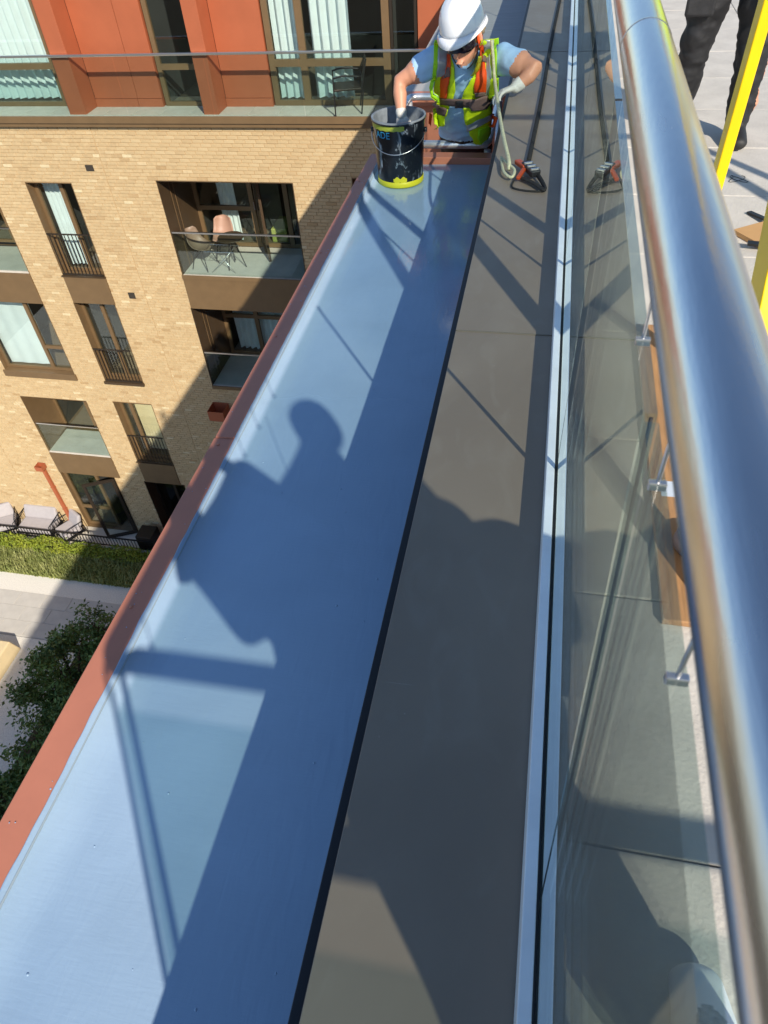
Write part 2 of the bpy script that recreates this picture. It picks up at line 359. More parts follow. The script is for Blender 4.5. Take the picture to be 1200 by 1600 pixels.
# small droplets and lumps in the coating
mb = MB()
for k in range(34):
    x, y = R.uniform(-1.0, -.3), R.uniform(-.1, 4.5); r = R.uniform(.0012, .0032)
    mb.lathe([(r * 1.6, -.001), (r, r * .6), (r * .3, r * .9)], (x, y, bz(x, y)), 7)
tag(B(mb, 'coating_droplets', 'blue_coating'), kind='stuff')
# pale sealant bead between coating and flashing
pts = [(-1.0385 + .0012 * math.sin(3 * y), y, -1.712 + .0015 * math.sin(5 * y + 1)) for y in [(-3 + .08 * k) for k in range(97)]]
B(MB().tube(pts, .0035, 6), 'sealant_bead', 'bead')
# terracotta edge flashing panels
def flash(y0, y1, xi, xo0, xo1, dz=0):
    z = -1.70 + dz; m = MB(); zi = z - .045
    sec = lambda xo: [(xi, z), (xo, z - .004), (xo, z - .16), (xo + .012, z - .16), (xo + .012, z - .03), (xi, zi)]
    m.rings([[(a, y0, b) for a, b in sec(xo0)], [(a, y1, b) for a, b in sec(xo1)]])
    return B(m, 'edge_flashing', 'flashing', bevel=.003)
flash(-8, -3.2, -1.046, -1.16, -1.16); flash(-3.195, 1.9, -1.046, -1.17, -1.131)
flash(1.90, 4.40, -1.047, -1.127, -1.127, .004); flash(4.407, 4.80, -1.046, -1.125, -1.122)
# blue splashes and brush dabs on the flashing, rivets
mb = MB()
for k in range(40):
    y = R.uniform(0, 4.4); r = R.uniform(.0008, .0028); mb.lathe([(r * 1.2, 0), (r * .8, .0006)], (R.uniform(-1.115, -1.055), y, -1.6998 if y < 1.89 else -1.6958), 7)
tag(B(mb, 'coating_splashes', 'blue_coating'), kind='stuff')
for y in (.35, 1.1, 1.86, 2.6, 3.4, 4.34): B(MB().lathe([(.006, 0), (.005, .002), (.002, .003)], (-1.10, y, -1.7015 if y < 1.89 else -1.698), 12), 'rivet', 'flashing')
# end flashing next to the recess, recess lining
B(MB().box(-1.044, XE - .03, 4.735, 4.83, -1.80, -1.699), 'end_flashing', 'flashing', bevel=.004)
B(MB().box(-1.10, XE + .028, 4.742, 4.76, -2.739, -1.81), 'recess_lining', 'flashing')
B(MB().box(-1.15, XE + .028, 6.0, 6.018, -2.739, -1.775), 'recess_lining', 'flashing')
B(MB().box(-1.17, XE - .03, 5.985, 6.10, -1.775, -1.70), 'end_flashing', 'flashing', bevel=.004)
# uncoated grey panels beyond the recess
y = 6.12
while y < 16:
    B(MB().box(-1.17, XE + .025, y, y + .652, ZB - .026, ZB), 'roof_panel', 'grey_panel', bevel=.002); y += .66

# ================================================================== terrace
ter = MB().box(.152, 9, -26, 34, ZT - .055, ZT - .03).build('terrace', 'screed'); tag(ter, kind='structure')
pv = MB().box(-.298, .298, -.298, .298, -.03, 0).build('paver', 'paver', ter, bevel=.004)
first = True
for i in range(4):
    for j in range(-3, 13):
        o = pv if first else pv.copy()
        if not first: C.objects.link(o)
        first = False
        o.location = (.152 + .30 + i * .60, .23 + .6 * j, ZT + R.uniform(-.0012, .0012)); o.rotation_euler.z = R.choice((0, math.pi / 2, math.pi))

# ================================================================== glass balustrade
bal = thing('glass_balustrade', 'frameless glass balustrade with round stainless steel handrail on terrace edge', 'balustrade', loc=(.108, 0, ZT))
XG, ZTOP = .1085, -.385
J = [(-.82, -.82), (.335, .50), (1.33, 1.33), (2.38, 2.38), (3.43, 3.43), (4.48, 4.48), (5.53, 5.53), (6.58, 6.58), (7.63, 7.63), (8.68, 8.68), (9.73, 9.73), (10.78, 10.78)]
for (b0, t0), (b1, t1) in zip(J[:-1], J[1:]):
    m = MB(); g = .006
    for_x = lambda x: [(x, b0 + g, -1.25), (x, b1 - g, -1.25), (x, t1 - g, ZTOP), (x, t0 + g, ZTOP)]
    m.rings([for_x(XG - .006), for_x(XG + .006)])
    B(m, 'glass_pane', 'balustrade_glass', bal)
m = MB().box(.12, 1.25, -.829, -.812, -1.25, ZTOP); B(m, 'glass_pane', 'balustrade_glass', bal)
m = MB().box(1.262, 2.5, -.829, -.812, -1.25, ZTOP); B(m, 'glass_pane', 'balustrade_glass', bal)
RZ = -.248
arc = [(XG + .06 - .06 * math.cos(t), -.82 + .06 - .06 * math.sin(t), RZ) for t in [math.pi / 2 * k / 6 for k in range(7)]]
pts = [(XG, 12.5 - k * .5, RZ) for k in range(27)] + [a for a in arc] + [(.3, -.82, RZ), (2.5, -.82, RZ)]
hr = B(MB().tube(pts, .0302, 40), 'handrail', 'steel', bal)
for y in (1.06, 4.9, 8.6): B(MB().tube([(XG, y - .0025, RZ), (XG, y + .0025, RZ)], .0306, 40), 'collar', 'steel', hr)
ends = [(-.85, 12)]
m = MB().box(.078, .0985, -.85, 12, ZC + .001, -1.206); B(m, 'base_cover', 'aluminium', bal, bevel=.002)
m = MB().box(.1185, .141, -.79, 12, ZC + .001, -1.206); B(m, 'base_cover', 'aluminium', bal, bevel=.002)
m = MB().box(.0986, .1020, -.85, 12, ZC, -1.209).box(.1150, .1184, -.79, 12, ZC, -1.209); B(m, 'gasket', 'gasket', bal)
B(MB().box(.141, 2.5, -.855, -.79, ZT, -1.206), 'base_cover', 'aluminium', bal, bevel=.002)
for y in (-.6, .25, .42, .62):
    m = MB(); m.box(XG - .0068, XG + .0068, y - .0028, y + .0028, -.391, -.3835); m.tube([(XG, y, -.384), (XG, y, -.33), (XG, y, -.277)], [.0018, .0018, .0025], 8)
    B(m, 'clip', 'silver_metal', bal, bevel=.002)
for (b0, t0) in J[1:9]:     # joint seals between panes
    B(MB().tube([(XG, b0, -1.249), (XG, t0, ZTOP)], .0018 if b0 < 1 else .006, 6), 'joint_seal', 'gasket', bal)

for dy, r in ((-.012, .006), (.05, .008)):  # out-of-view tubes added to cast the corner glass edges' double shadow line
    B(MB().tube([(XG, -.82 + dy, -1.249), (XG, -.82 + dy, RZ)], r, 8), 'corner_shadow_tube', 'gasket', bal)

# ================================================================== terrace clutter
stl = thing('trestle', 'yellow painted steel A frame trestle standing on the pale terrace paving', 'trestle', loc=(.8, 1.7, ZT))
XL, ZA = .475, .42
for x in (XL, XL + 1.7):
    s = B(MB().bar((x, 2.19, ZT + .012), (x, 2.11, ZA), .060, .028, up=(1, 0, 0)), 'leg', 'yellow_paint', stl, bevel=.003); B(MB().box(x - .02, x + .02, 2.15, 2.23, ZT, ZT + .03), 'rubber_foot', 'black_trim', s)
    s = B(MB().bar((x - .004, 1.17, ZT + .012), (x - .004, 2.05, ZA), .10, .028, up=(1, 0, 0)), 'leg', 'yellow_paint', stl, bevel=.003); B(MB().box(x - .024, x + .016, 1.12, 1.22, ZT, ZT + .03), 'rubber_foot', 'black_trim', s)
    B(MB().box(x - .018, x + .018, 2.0, 2.14, ZA + .001, ZA + .06), 'cap', 'yellow_paint', stl, bevel=.004)
B(MB().box(XL + .018, XL + 1.682, 2.05, 2.09, ZA + .01, ZA + .05), 'beam', 'yellow_paint', stl, bevel=.004)

tb = MB(); tb.box(.375, .56, 1.06, 2.35, ZT + .002, ZT + .022); tbo = tb.build('timber_board', 'timber', bevel=.002)
tag(tbo, 'oak coloured timber board lying on paving behind the glass', 'board')
cp = MB(); cp.lathe([(.0, .002), (.052, .002), (.056, .01), (.052, .038), (.047, .040), (.044, .03), (0, .028)], (.468, 1.30, ZT + .022), 28, cap=False)
tag(cp.build('plastic_cap', 'grey_plastic'), 'round grey plastic cap on the timber board', 'cap')
tag(MB().box(.40, .47, 1.475, 1.535, ZT + .0222, ZT + .0232).build('paper_label', 'white_card'), 'small pale printed card on the timber board', 'card')
cb = MB(); cb.bar((.86, 3.05, ZT + .012), (1.12, 3.22, ZT + .012), .2, .018); tag(cb.build('timber_offcut', 'cardboard'), 'pale timber offcut lying flat beyond the yellow trestle', 'offcut')
cb = MB(); cb.bar((.84, 3.0, ZT + .026), (1.1, 2.96, ZT + .026), .03, .01); tag(cb.build('black_strip', 'black_metal'), 'short black metal strip lying across the pale offcut', 'strip')
cb = MB(); cb.bar((.90, 3.34, ZT + .008), (1.0, 3.16, ZT + .026), .022, .008); tag(cb.build('black_strip', 'black_metal'), 'short black metal strip leaning at the far side of the offcut', 'strip')
pts = [(.9 + .02 * math.sin(3 * t) + .03 * math.cos(1.3 * t), 3.72 + .04 * math.cos(2.1 * t), ZT + .003) for t in [k * .25 for k in range(26)]]
tag(MB().tube(pts, .0012, 5).build('loose_wire', 'black_metal'), 'thin loose curl of wire on pale paving by yellow trestle', 'wire')
# ================================================================== apartment building opposite
D = 14.2
apt = thing('apartment_building', 'buff brick apartment building with orange top storey and brown framed balconies', 'building', loc=(-10, D, ZG))
ZL = -4.55                    # underside of the roof terrace fascia
ZP = -17.3                    # patio level
# openings in the brick front: x0, x1, z0, z1
OP = dict(A1=(-14.2, -12.07, -7.9, -5.68), A2=(-14.22, -12.07, -10.9, -8.7), A3=(-14.2, -12.09, -13.92, -11.76), A4=(-14.2, -12.3, ZP, -14.74),
          B1=(-11.17, -10.04, -7.9, -5.70), B2=(-11.2, -10.06, -11.0, -8.62), B3=(-11.24, -10.06, -13.96, -11.70), B4=(-11.3, -9.95, ZP, -14.8),
          C1=(-8.02, -5.0, -7.82, -5.62), C2=(-8.05, -5.0, -10.95, -8.61), C3=(-7.4, -5.6, ZP, -14.8), C5=(-7.4, -5.6, -13.9, -11.6),
          E1=(-3.75, -3.0, -7.4, -5.5), Z4=(-19.5, -17.95, ZP, -14.8), Z3=(-19.5, -17.9, -13.9, -11.7))
BAND = [(-14.2, -12.07, -8.699, -7.901), (-11.17, -10.04, -8.619, -7.901), (-14.2, -12.09, -14.739, -13.921), (-11.24, -10.06, -14.79, -13.961), (-8.02, -5.0, -8.609, -7.821)]
OPS = list(OP.values())
SOL = OPS + BAND
# mortar backing with real openings
xs = sorted({-21., -.9} | {v for o in SOL for v in o[:2]}); zs = sorted({ZG, ZL} | {v for o in SOL for v in o[2:]})
mb = MB()
def inside(x, z, L): return any(o[0] < x < o[1] and o[2] < z < o[3] for o in L)
for i in range(len(xs) - 1):
    for j in range(len(zs) - 1):
        if not inside((xs[i] + xs[i + 1]) / 2, (zs[j] + zs[j + 1]) / 2, SOL):
            mb.quad((xs[i], D, zs[j]), (xs[i + 1], D, zs[j]), (xs[i + 1], D, zs[j + 1]), (xs[i], D, zs[j + 1]))
B(mb, 'wall', 'mortar', apt)
# bricks: every course laid with a running bond, cut at the openings
BL, BH, JT, PR = .215, .064, .010, .010
bricks = []
z = ZG + .1; row = 0
JX = (-15.88, -9.15)          # movement joints
while z + BH < ZL:
    cuts = [(o[0], o[1]) for o in SOL if o[2] < z + BH - .01 and o[3] > z + .01] + [(j - .006, j + .006) for j in JX]
    cuts.sort(); spans = []; x = -21.
    for a, b in cuts:
        if a > x: spans.append((x, a))
        x = max(x, b)
    spans.append((x, -.9))
    off = (row % 3) * (BL + JT) / 3 + R.uniform(-.02, .02)
    for a, b in spans:
        k = math.floor((a - off) / (BL + JT)); x = off + k * (BL + JT)
        while x < b:
            p, q = max(x, a + .002), min(x + BL, b - .002)
            if q - p > .03: bricks.append((p, q, z + R.uniform(-.002, .002)))
            x += BL + JT
    z += BH + JT; row += 1
def tone(): 
    t = R.gauss(.52, .085)
    if R.random() < .05: t = R.uniform(.8, 1)
    if R.random() < .04: t = R.uniform(.05, .25)
    return min(1, max(0, t))
def brick_geo(p, q, z, d):
    return ([(p, D, z), (q, D, z), (q, D, z + BH), (p, D, z + BH), (p + .003, D - d, z + .003), (q - .003, D - d, z + .003), (q - .003, D - d, z + BH - .003), (p + .003, D - d, z + BH - .003)],
            [(4, 5, 6, 7), (0, 1, 5, 4), (1, 2, 6, 5), (2, 3, 7, 6), (3, 0, 4, 7)])
vis = sorted(bricks, key=lambda b: (b[0] * .9 if -8.6 < b[0] < -3.3 else -99) * 0 + (abs(b[0] + 5.5) * .35 + abs(b[2] + 4.5)) + (50 if b[1] - b[0] < .2 or b[0] > -3.4 else 0))
near, far = vis[:300], vis[300:]
m = MB(); tones = []
for p, q, z in far:
    v, f = brick_geo(p, q, z, PR + R.uniform(-.003, .004)); m._add(v, f); tones += [tone()] * 8
o = B(m, 'brickwork', 'brick', apt); tag(o, kind='stuff')
at = o.data.attributes.new('tone', 'FLOAT', 'POINT'); at.data.foreach_set('value', tones)
protos = []
for k in range(14):
    v, f = brick_geo(-BL / 2, BL / 2, 0, PR + R.uniform(-.003, .004)); v = [(a, b - D, c) for a, b, c in v]
    me = bpy.data.meshes.new('brick'); me.from_pydata(v, [], f); me.materials.append(MATS['brick'])
    at = me.attributes.new('tone', 'FLOAT', 'POINT'); at.data.foreach_set('value', [tone()] * 8); protos.append(me)
for p, q, z in near:
    o = bpy.data.objects.new('brick', R.choice(protos)); C.objects.link(o); o.parent = apt
    o.location = ((p + q) / 2 + 10, 0, z - ZG); o.scale.x = (q - p) / BL
# reveals of the openings
def reveal(o, depth, m='brown_metal', lintel=True):
    x0, x1, z0, z1 = o; t = .012; y0, y1 = D - .014, D + depth
    k = MB().box(x0, x0 + t, y0, y1, z0, z1).box(x1 - t, x1, y0, y1, z0, z1).box(x0 + t, x1 - t, y0, y1, z1 - t, z1)
    k.box(x0 + t, x1 - t, y0, y1, z0, z0 + t)
    return B(k, 'reveal', m, apt)
for b in BAND: B(MB().box(b[0] - .0, b[1] + .0, D - .035, D + .1, b[2], b[3]), 'spandrel_panel', 'brown_metal', apt, bevel=.004)
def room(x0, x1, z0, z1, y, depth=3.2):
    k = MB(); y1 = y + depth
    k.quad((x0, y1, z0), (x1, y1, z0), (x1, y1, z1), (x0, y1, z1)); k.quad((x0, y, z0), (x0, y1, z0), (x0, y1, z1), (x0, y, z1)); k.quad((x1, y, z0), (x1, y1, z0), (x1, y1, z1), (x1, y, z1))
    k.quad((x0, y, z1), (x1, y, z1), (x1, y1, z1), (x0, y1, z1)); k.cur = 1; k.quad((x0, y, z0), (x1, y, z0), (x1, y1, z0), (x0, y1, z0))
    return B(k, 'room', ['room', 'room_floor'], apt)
def curtain(par, x0, x1, z0, z1, y, amp=.045, wl=.16):
    n = max(8, int((x1 - x0) / .02)); m = MB(); m.smooth = True; pr = None; ph = R.uniform(0, 6)
    for i in range(n + 1):
        x = x0 + (x1 - x0) * i / n; s = math.sin(2 * math.pi * x / wl + ph + .8 * math.sin(2.3 * x)); yy = y + amp * s
        c = [(x, yy, z1), (x + .01 * s, yy * 1 + amp * .3 * math.sin(5 * x), (z0 + z1) / 2), (x, yy + amp * .4 * math.sin(3 * x + 1), z0)]
        if pr: m.quad(pr[0], c[0], c[1], pr[1]); m.quad(pr[1], c[1], c[2], pr[2])
        pr = c
    o = B(m, 'curtain', 'curtain', par); bm = bmesh.new(); bm.from_mesh(o.data); bmesh.ops.remove_doubles(bm, verts=bm.verts, dist=1e-5); bm.to_mesh(o.data); bm.free(); return o
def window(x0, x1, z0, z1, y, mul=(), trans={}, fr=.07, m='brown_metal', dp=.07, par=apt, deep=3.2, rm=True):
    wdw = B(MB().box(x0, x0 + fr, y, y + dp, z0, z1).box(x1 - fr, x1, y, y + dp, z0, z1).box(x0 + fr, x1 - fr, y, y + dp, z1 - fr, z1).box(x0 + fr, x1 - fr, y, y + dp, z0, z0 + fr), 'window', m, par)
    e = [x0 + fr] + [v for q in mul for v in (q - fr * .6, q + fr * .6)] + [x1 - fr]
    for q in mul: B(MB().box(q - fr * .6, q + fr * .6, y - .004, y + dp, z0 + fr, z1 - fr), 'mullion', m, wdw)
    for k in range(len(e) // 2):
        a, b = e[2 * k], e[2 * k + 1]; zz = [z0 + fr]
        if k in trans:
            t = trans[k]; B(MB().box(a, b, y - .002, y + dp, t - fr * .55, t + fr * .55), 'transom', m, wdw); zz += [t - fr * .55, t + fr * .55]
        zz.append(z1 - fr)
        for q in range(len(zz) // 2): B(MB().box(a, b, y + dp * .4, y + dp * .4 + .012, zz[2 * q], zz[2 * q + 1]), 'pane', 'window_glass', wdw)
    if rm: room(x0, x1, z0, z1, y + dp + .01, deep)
    return wdw
def bars(x0, x1, z0, z1, y, n):
    r = B(MB().box(x0, x1, y - .012, y + .012, z1 - .03, z1), 'railing', 'dark_frame', apt); B(MB().box(x0, x1, y - .012, y + .012, z0, z0 + .03), 'bottom_rail', 'dark_frame', r)
    for k in range(n):
        x = x0 + (x1 - x0) * (k + .5) / n; B(MB().box(x - .008, x + .008, y - .008, y + .008, z0 + .03, z1 - .03), 'baluster', 'dark_frame', r)
    return r
def guard(x0, x1, z0, z1, y):
    g = B(MB().box(x0, x1, y, y + .014, z0, z1), 'glass_guard', 'guard_glass', apt)
    B(MB().box(x0, x1, y - .014, y + .026, z1 + .001, z1 + .035), 'guard_rail', 'silver_metal', g); return g
# column A
o = OP['A1']; reveal(o, 1.5); window(o[0] + .012, o[1] - .012, o[2] + .14, o[3] - .012, D + 1.3, [-13.2], {}); guard(o[0] + .015, o[1] - .015, o[2] + .05, o[2] + 1.1, D + .03)
B(MB().box(o[0] + .013, o[1] - .013, D - .01, D + 1.29, o[2] + .013, o[2] + .05), 'balcony_floor', 'slab', apt)
o = OP['A2']; reveal(o, .22); wA2 = window(o[0] + .012, o[1] - .012, o[2] + .06, o[3] - .012, D + .12, [-12.75], {1: -10.1}, fr=.08)
curtain(wA2, o[0] + .05, -12.8, o[2] + .1, o[3] - .05, D + .32, .008, .5)
B(MB().box(o[0] - .05, o[1] + .03, D - .06, D + .12, o[2] - .13, o[2] + .058), 'sill', 'brown_metal', apt, bevel=.005)
o = OP['A3']; reveal(o, 1.25); w3 = window(o[0] + .012, o[1] - .012, o[2] + .14, o[3] - .012, D + 1.1, [-13.1], {}); guard(o[0] + .015, o[1] - .015, o[2] + .05, o[2] + 1.12, D + .03)
B(MB().box(o[0] + .013, o[1] - .013, D - .01, D + 1.09, o[2] + .013, o[2] + .05), 'balcony_floor', 'slab', apt)
o = OP['A4']; reveal(o, .2); window(o[0] + .012, -13.02, o[2] + .04, o[3] - .012, D + .1, [], {0: -16.4}, fr=.09)
room(-13.0, -12.32, ZP + .01, o[3] - .012, D + .2, 3)
dl = B(MB(), 'door_leaf', 'dark_frame', apt)
def leaf(x0, y0, ang, wd, z0, z1, name='door_leaf', m='dark_frame', g='window_glass', fr=.09):
    ca, sa = math.cos(ang), math.sin(ang); T = lambda u, v, z: (x0 + u * ca - v * sa, y0 + u * sa + v * ca, z)
    def bx(mb, u0, u1, v0, v1, za, zb): mb._add([T(u0, v0, za), T(u1, v0, za), T(u1, v1, za), T(u0, v1, za), T(u0, v0, zb), T(u1, v0, zb), T(u1, v1, zb), T(u0, v1, zb)], [(0, 3, 2, 1), (4, 5, 6, 7), (0, 1, 5, 4), (1, 2, 6, 5), (2, 3, 7, 6), (3, 0, 4, 7)])
    k = MB(); bx(k, 0, fr, 0, .06, z0, z1); bx(k, wd - fr, wd, 0, .06, z0, z1); bx(k, fr, wd - fr, 0, .06, z1 - fr, z1); bx(k, fr, wd - fr, 0, .06, z0, z0 + fr * 1.2)
    d = B(k, name, m, apt); k = MB(); bx(k, fr, wd - fr, .025, .037, z0 + fr * 1.2, z1 - fr); B(k, 'pane', g, d)
    k = MB(); bx(k, fr * .3, fr * .6, -.05, -.03, (z0 + z1) / 2 - .1, (z0 + z1) / 2 + .08); B(k, 'handle', 'silver_metal', d); return d
bpy.data.objects.remove(dl)
leaf(-12.33, D - .03, math.radians(180 + 24), .98, ZP + .03, -14.78)
# column B: full height windows behind low bar railings
for key, mu, tr in (('B1', -10.5, {}), ('B2', -10.62, {}), ('B3', -10.9, {})):
    o = OP[key]; reveal(o, .34); wd = window(o[0] + .012, o[1] - .012, o[2] + .02, o[3] - .012, D + .22, [mu], tr, fr=.075)
    bars(o[0] + .03, o[1] - .03, o[2] + .04, o[2] + 1.06, D - .03, 11)
    B(MB().box(o[0] - .02, o[1] + .02, D - .07, D + .1, o[2] - .06 if key == 'B2' else o[2] - .0, o[2] + .014), 'sill', 'dark_brown', apt)
    if key == 'B1': curtain(wd, o[0] + .06, mu - .06, o[2] + .1, o[3] - .06, D + .42, .035, .12)
    if key == 'B3': B(MB().box(o[0] + .2, o[1] - .06, D + .6, D + .63, o[2] + .05, o[3] - .1), 'room_screen', 'cream_stone', wd)
    if key == 'B2': B(MB().bar((-10.45, D + .7, -9.3), (-10.2, D + .9, -10.7), .5, .03), 'ironing_board', 'white_card', wd)
o = OP['B4']; reveal(o, .5, 'dark_brown'); window(o[0] + .012, o[1] - .012, o[2] + .02, o[3] - .012, D + .4, [-10.6], {}, m='dark_frame')
# column C: deep balconies
for key in ('C1', 'C2'):
    o = OP[key]; reveal(o, 1.62, 'dark_brown')
    B(MB().box(o[0] + .013, o[1] - .013, D - .02, D + 1.5, o[2] + .013, o[2] + .06), 'balcony_floor', 'slab', apt)
    B(MB().box(o[0] - .0, o[1] + .0, D - .05, D - .021, o[2] - .02, o[2] + .075), 'edge_trim', 'brown_metal', apt)
    wd = window(o[0] + .012, o[1] - .012, o[2] + .07, o[3] - .012, D + 1.5, [-6.6, -5.75] if key == 'C1' else [-7.1, -6.0], {0: o[2] + 1.0} if key == 'C1' else {0: o[2] + 1.25, 1: o[2] + 1.25}, fr=.09, deep=4)
    guard(o[0] + .015, o[1] - .015, o[2] + .08, o[2] + 1.05, D + .02)
    for xx in (.45, .62): B(MB().box(o[0] + .012, o[0] + .020, D + xx, D + xx + .012, o[2] + .07, o[3] - .02), 'panel_joint', 'brown_metal', apt)
    if key == 'C1': curtain(wd, o[0] + .5, o[0] + .95, o[2] + .15, o[3] - .1, D + 1.72, .03, .12); leaf(-6.5, D + 1.46, math.radians(-62), .8, o[2] + .08, o[3] - .05, 'door_leaf', 'dark_brown')
    else: curtain(wd, o[0] + .25, o[1] - 1.2, o[2] + .15, o[3] - .1, D + 1.72, .05, .17)
for key in ('C3', 'C5', 'E1', 'Z4', 'Z3'):
    o = OP[key]; reveal(o, .25); window(o[0] + .012, o[1] - .012, o[2] + .02, o[3] - .012, D + .15, [(o[0] + o[1]) / 2], {})
# air bricks, outlets
for (a, b, c, d_) in ((-9.56, -9.38, -5.44, -5.32), (-9.59, -9.42, -8.43, -8.28)): B(MB().box(a, b, D - .02, D + .02, c, d_), 'vent', 'outlet', apt)
# rainwater pipes with hopper heads
def hopper(px, py, h, sc=1, name='downpipe'):
    p = ony(px, py, D); x, z = p.x, p.z; m = MB(); t = .012
    m.rings([[(x - .12 * sc, D - .03, z), (x + .12 * sc, D - .03, z), (x + .12 * sc, D - .25 * sc, z), (x - .12 * sc, D - .25 * sc, z)],
             [(x - .12 * sc, D - .03, z - .17 * sc), (x + .12 * sc, D - .03, z - .17 * sc), (x + .12 * sc, D - .25 * sc, z - .17 * sc), (x - .12 * sc, D - .25 * sc, z - .17 * sc)],
             [(x - .05, D - .03, z - .26 * sc), (x + .05, D - .03, z - .26 * sc), (x + .05, D - .12, z - .26 * sc), (x - .05, D - .12, z - .26 * sc)]], cap=False)
    dp_ = B(m, name, 'terracotta_panel', apt, solid=.008)
    B(MB().box(x - .05, x + .05, D - .12, D - .03, z - .26 * sc - h, z - .26 * sc), 'pipe', 'terracotta_panel', dp_, bevel=.006)
    for q in (.35, .8): B(MB().box(x - .065, x + .065, D - .125, D - .011, z - .26 - h * q, z - .22 - h * q), 'bracket', 'terracotta_panel', dp_)
    B(MB().bar((x, D - .075, z - .26 * sc - h), (x, D - .22, z - .36 * sc - h), .10, .09), 'pipe_shoe', 'terracotta_panel', dp_)
hopper(65, 722, 2.25); hopper(345, 628, 3.0, 1.8, 'downpipe')
# ------------------------------------------------------------------ roof terrace and orange top storey
B(MB().box(-21, -.9, D - .10, D + .3, ZL + .001, -4.36), 'fascia', 'brown_metal', apt, bevel=.005)
B(MB().box(-21, -.9, D - .13, D - .101, -4.47, -4.345), 'fascia_lip', 'brown_metal', apt)
B(MB().box(-21, -.9, D - .05, D + 7, -4.40, -4.359), 'terrace_bed', 'screed', apt)
sl = MB().box(-.30, .30, -.33, .33, 0, .012); first = None
for k in range(34):
    if first is None: first = B(sl, 'terrace_slab', 'slab', apt, bevel=.003); o = first
    else: o = first.copy(); C.objects.link(o)
    o.matrix_parent_inverse = Matrix(); o.location = (-20.6 + .608 * k + 10, .30, -4.359 - ZG + .001)
Zr = -3.30
for k in range(11):
    x0 = -21 + 1.83 * k; B(MB().box(x0 + .006, x0 + 1.824, D - .055, D - .040, -4.40, Zr - .03), 'glass_guard', 'guard_glass', apt)
B(MB().box(-21, -.9, D - .075, D - .02, Zr - .03, Zr + .012), 'guard_rail', 'silver_metal', apt, bevel=.006)
YW = D + .52; ZF, ZH = -4.358, -.9
def panel(x0, x1, y=YW, z1=ZH, z0=ZF, m='terracotta_panel', d=.3): 
    B(MB().box(x0, x1, y - .03, y + d, z0 + .16, z1), 'cladding_panel', m, apt, bevel=.004); B(MB().box(x0 - .0, x1 + .0, y - .05, y + d, z0, z0 + .155), 'skirting', m, apt, bevel=.004)
def fin(x0, x1): B(MB().box(x0, x1, D + .0, YW - .031, ZF, ZH), 'fin', 'terracotta_panel', apt, bevel=.006)
HW = ZH - .6
wl = window(-14.5, -9.55, ZF, HW, YW, [-12.6, -9.85], {1: -3.62}, fr=.10); curtain(wl, -14.4, -9.95, ZF + .1, HW - .1, YW + .25, .05, .19)
fin(-9.5, -9.14); panel(-9.137, -8.2); panel(-8.19, -7.66)
w2 = window(-7.62, -6.62, ZF, HW, YW, [], {0: -3.66}, fr=.09)
fin(-6.6, -6.3); panel(-6.297, -5.33)
w3_ = window(-5.3, -2.95, ZF, HW, YW, [-4.62, -3.02], {0: -3.62, 1: -3.62}, fr=.11)
curtain(w3_, -5.2, -4.68, ZF + .1, HW - .1, YW + .22, .045, .16); curtain(w3_, -4.5, -3.72, ZF + .1, HW - .1, YW + .22, .05, .17)
w4 = window(-2.94, -2.45, ZF, HW, YW, [], {}, fr=.05, m='dark_frame'); panel(-2.43, -1.4); panel(-1.39, -.4)
B(MB().box(-14.6, -.4, YW - .02, YW + .35, HW + .001, ZH), 'header_panel', 'terracotta_panel', apt)
B(MB().box(-21, -14.6, YW, YW + .3, ZF, ZH), 'cladding_panel', 'terracotta_panel', apt)
B(MB().box(-21, -.4, YW - .35, YW + 6, ZH + .001, ZH + .3), 'roof', 'brown_metal', apt)

# ================================================================== furniture on the building
def armchair(name, loc, rz, label, cat='chair', group=None):
    t = thing(name, label, cat, group, loc); t.rotation_euler.z = rz; k = 'black_metal'
    for s in (-1, 1):
        MB().bar((s * .26, -.25, 0), (s * .26, -.24, .62), .025, .025).build('leg', k, t); MB().bar((s * .25, .24, 0), (s * .24, .30, .40), .025, .025).build('leg', k, t)
        MB().tube(spline([(s * .26, -.25, .62), (s * .265, -.05, .65), (s * .26, .27, .62)], 5), .016, 6).build('armrest', k, t)
        MB().bar((s * .24, .27, .40), (s * .23, .38, .88), .025, .025).build('back_post', k, t)
    MB().box(-.25, .25, -.26, .26, .40, .435).build('seat', 'dark_frame', t, bevel=.008)
    m = MB(); m.rings([[(-.23, .28, .46), (.23, .28, .46), (.23, .295, .46), (-.23, .295, .46)], [(-.23, .375, .87), (.23, .375, .87), (.23, .39, .87), (-.23, .39, .87)]]); m.build('backrest', 'dark_frame', t, bevel=.005)
    return t
armchair('terrace_chair', (-3.75, D + .22, -4.346), math.radians(-75), 'black metal armchair on the roof terrace beside long curtains')
def shell_chair(loc, rz, m, label):
    t = thing('shell_chair', label, 'chair', None, loc); t.rotation_euler.z = rz
    k = MB(); k.smooth = True; rows = []
    for i in range(11):
        u = i / 10
        y = -.24 + .46 * min(1, u / .55) + max(0, u - .55) * .3; z = .45 + .02 * (1 - u) - .03 * math.sin(math.pi * min(1, u / .5)) + max(0, u - .45) * .75
        wv = .25 - .05 * abs(u - .4) * 2 - (.06 if u > .9 else 0)
        rows.append([(wv * s, y - .10 * abs(s) ** 2 * (1 if u > .3 else .3) * max(0, u - .2) * 1.6, z + .12 * abs(s) ** 2.5 * (1 - abs(u - .45) * 1.4)) for s in [-1 + .2 * q for q in range(11)]])
    k.rings(rows, cap=False, closed=False); k.build('shell', m, t, solid=.012)
    for sx in (-1, 1):
        for sy in (-1, 1): MB().tube([(sx * .12, sy * .1, .44), (sx * .23, sy * .22, 0)], .011, 6).build('leg', 'black_metal', t)
    return t
zb = OP['C1'][2] + .06
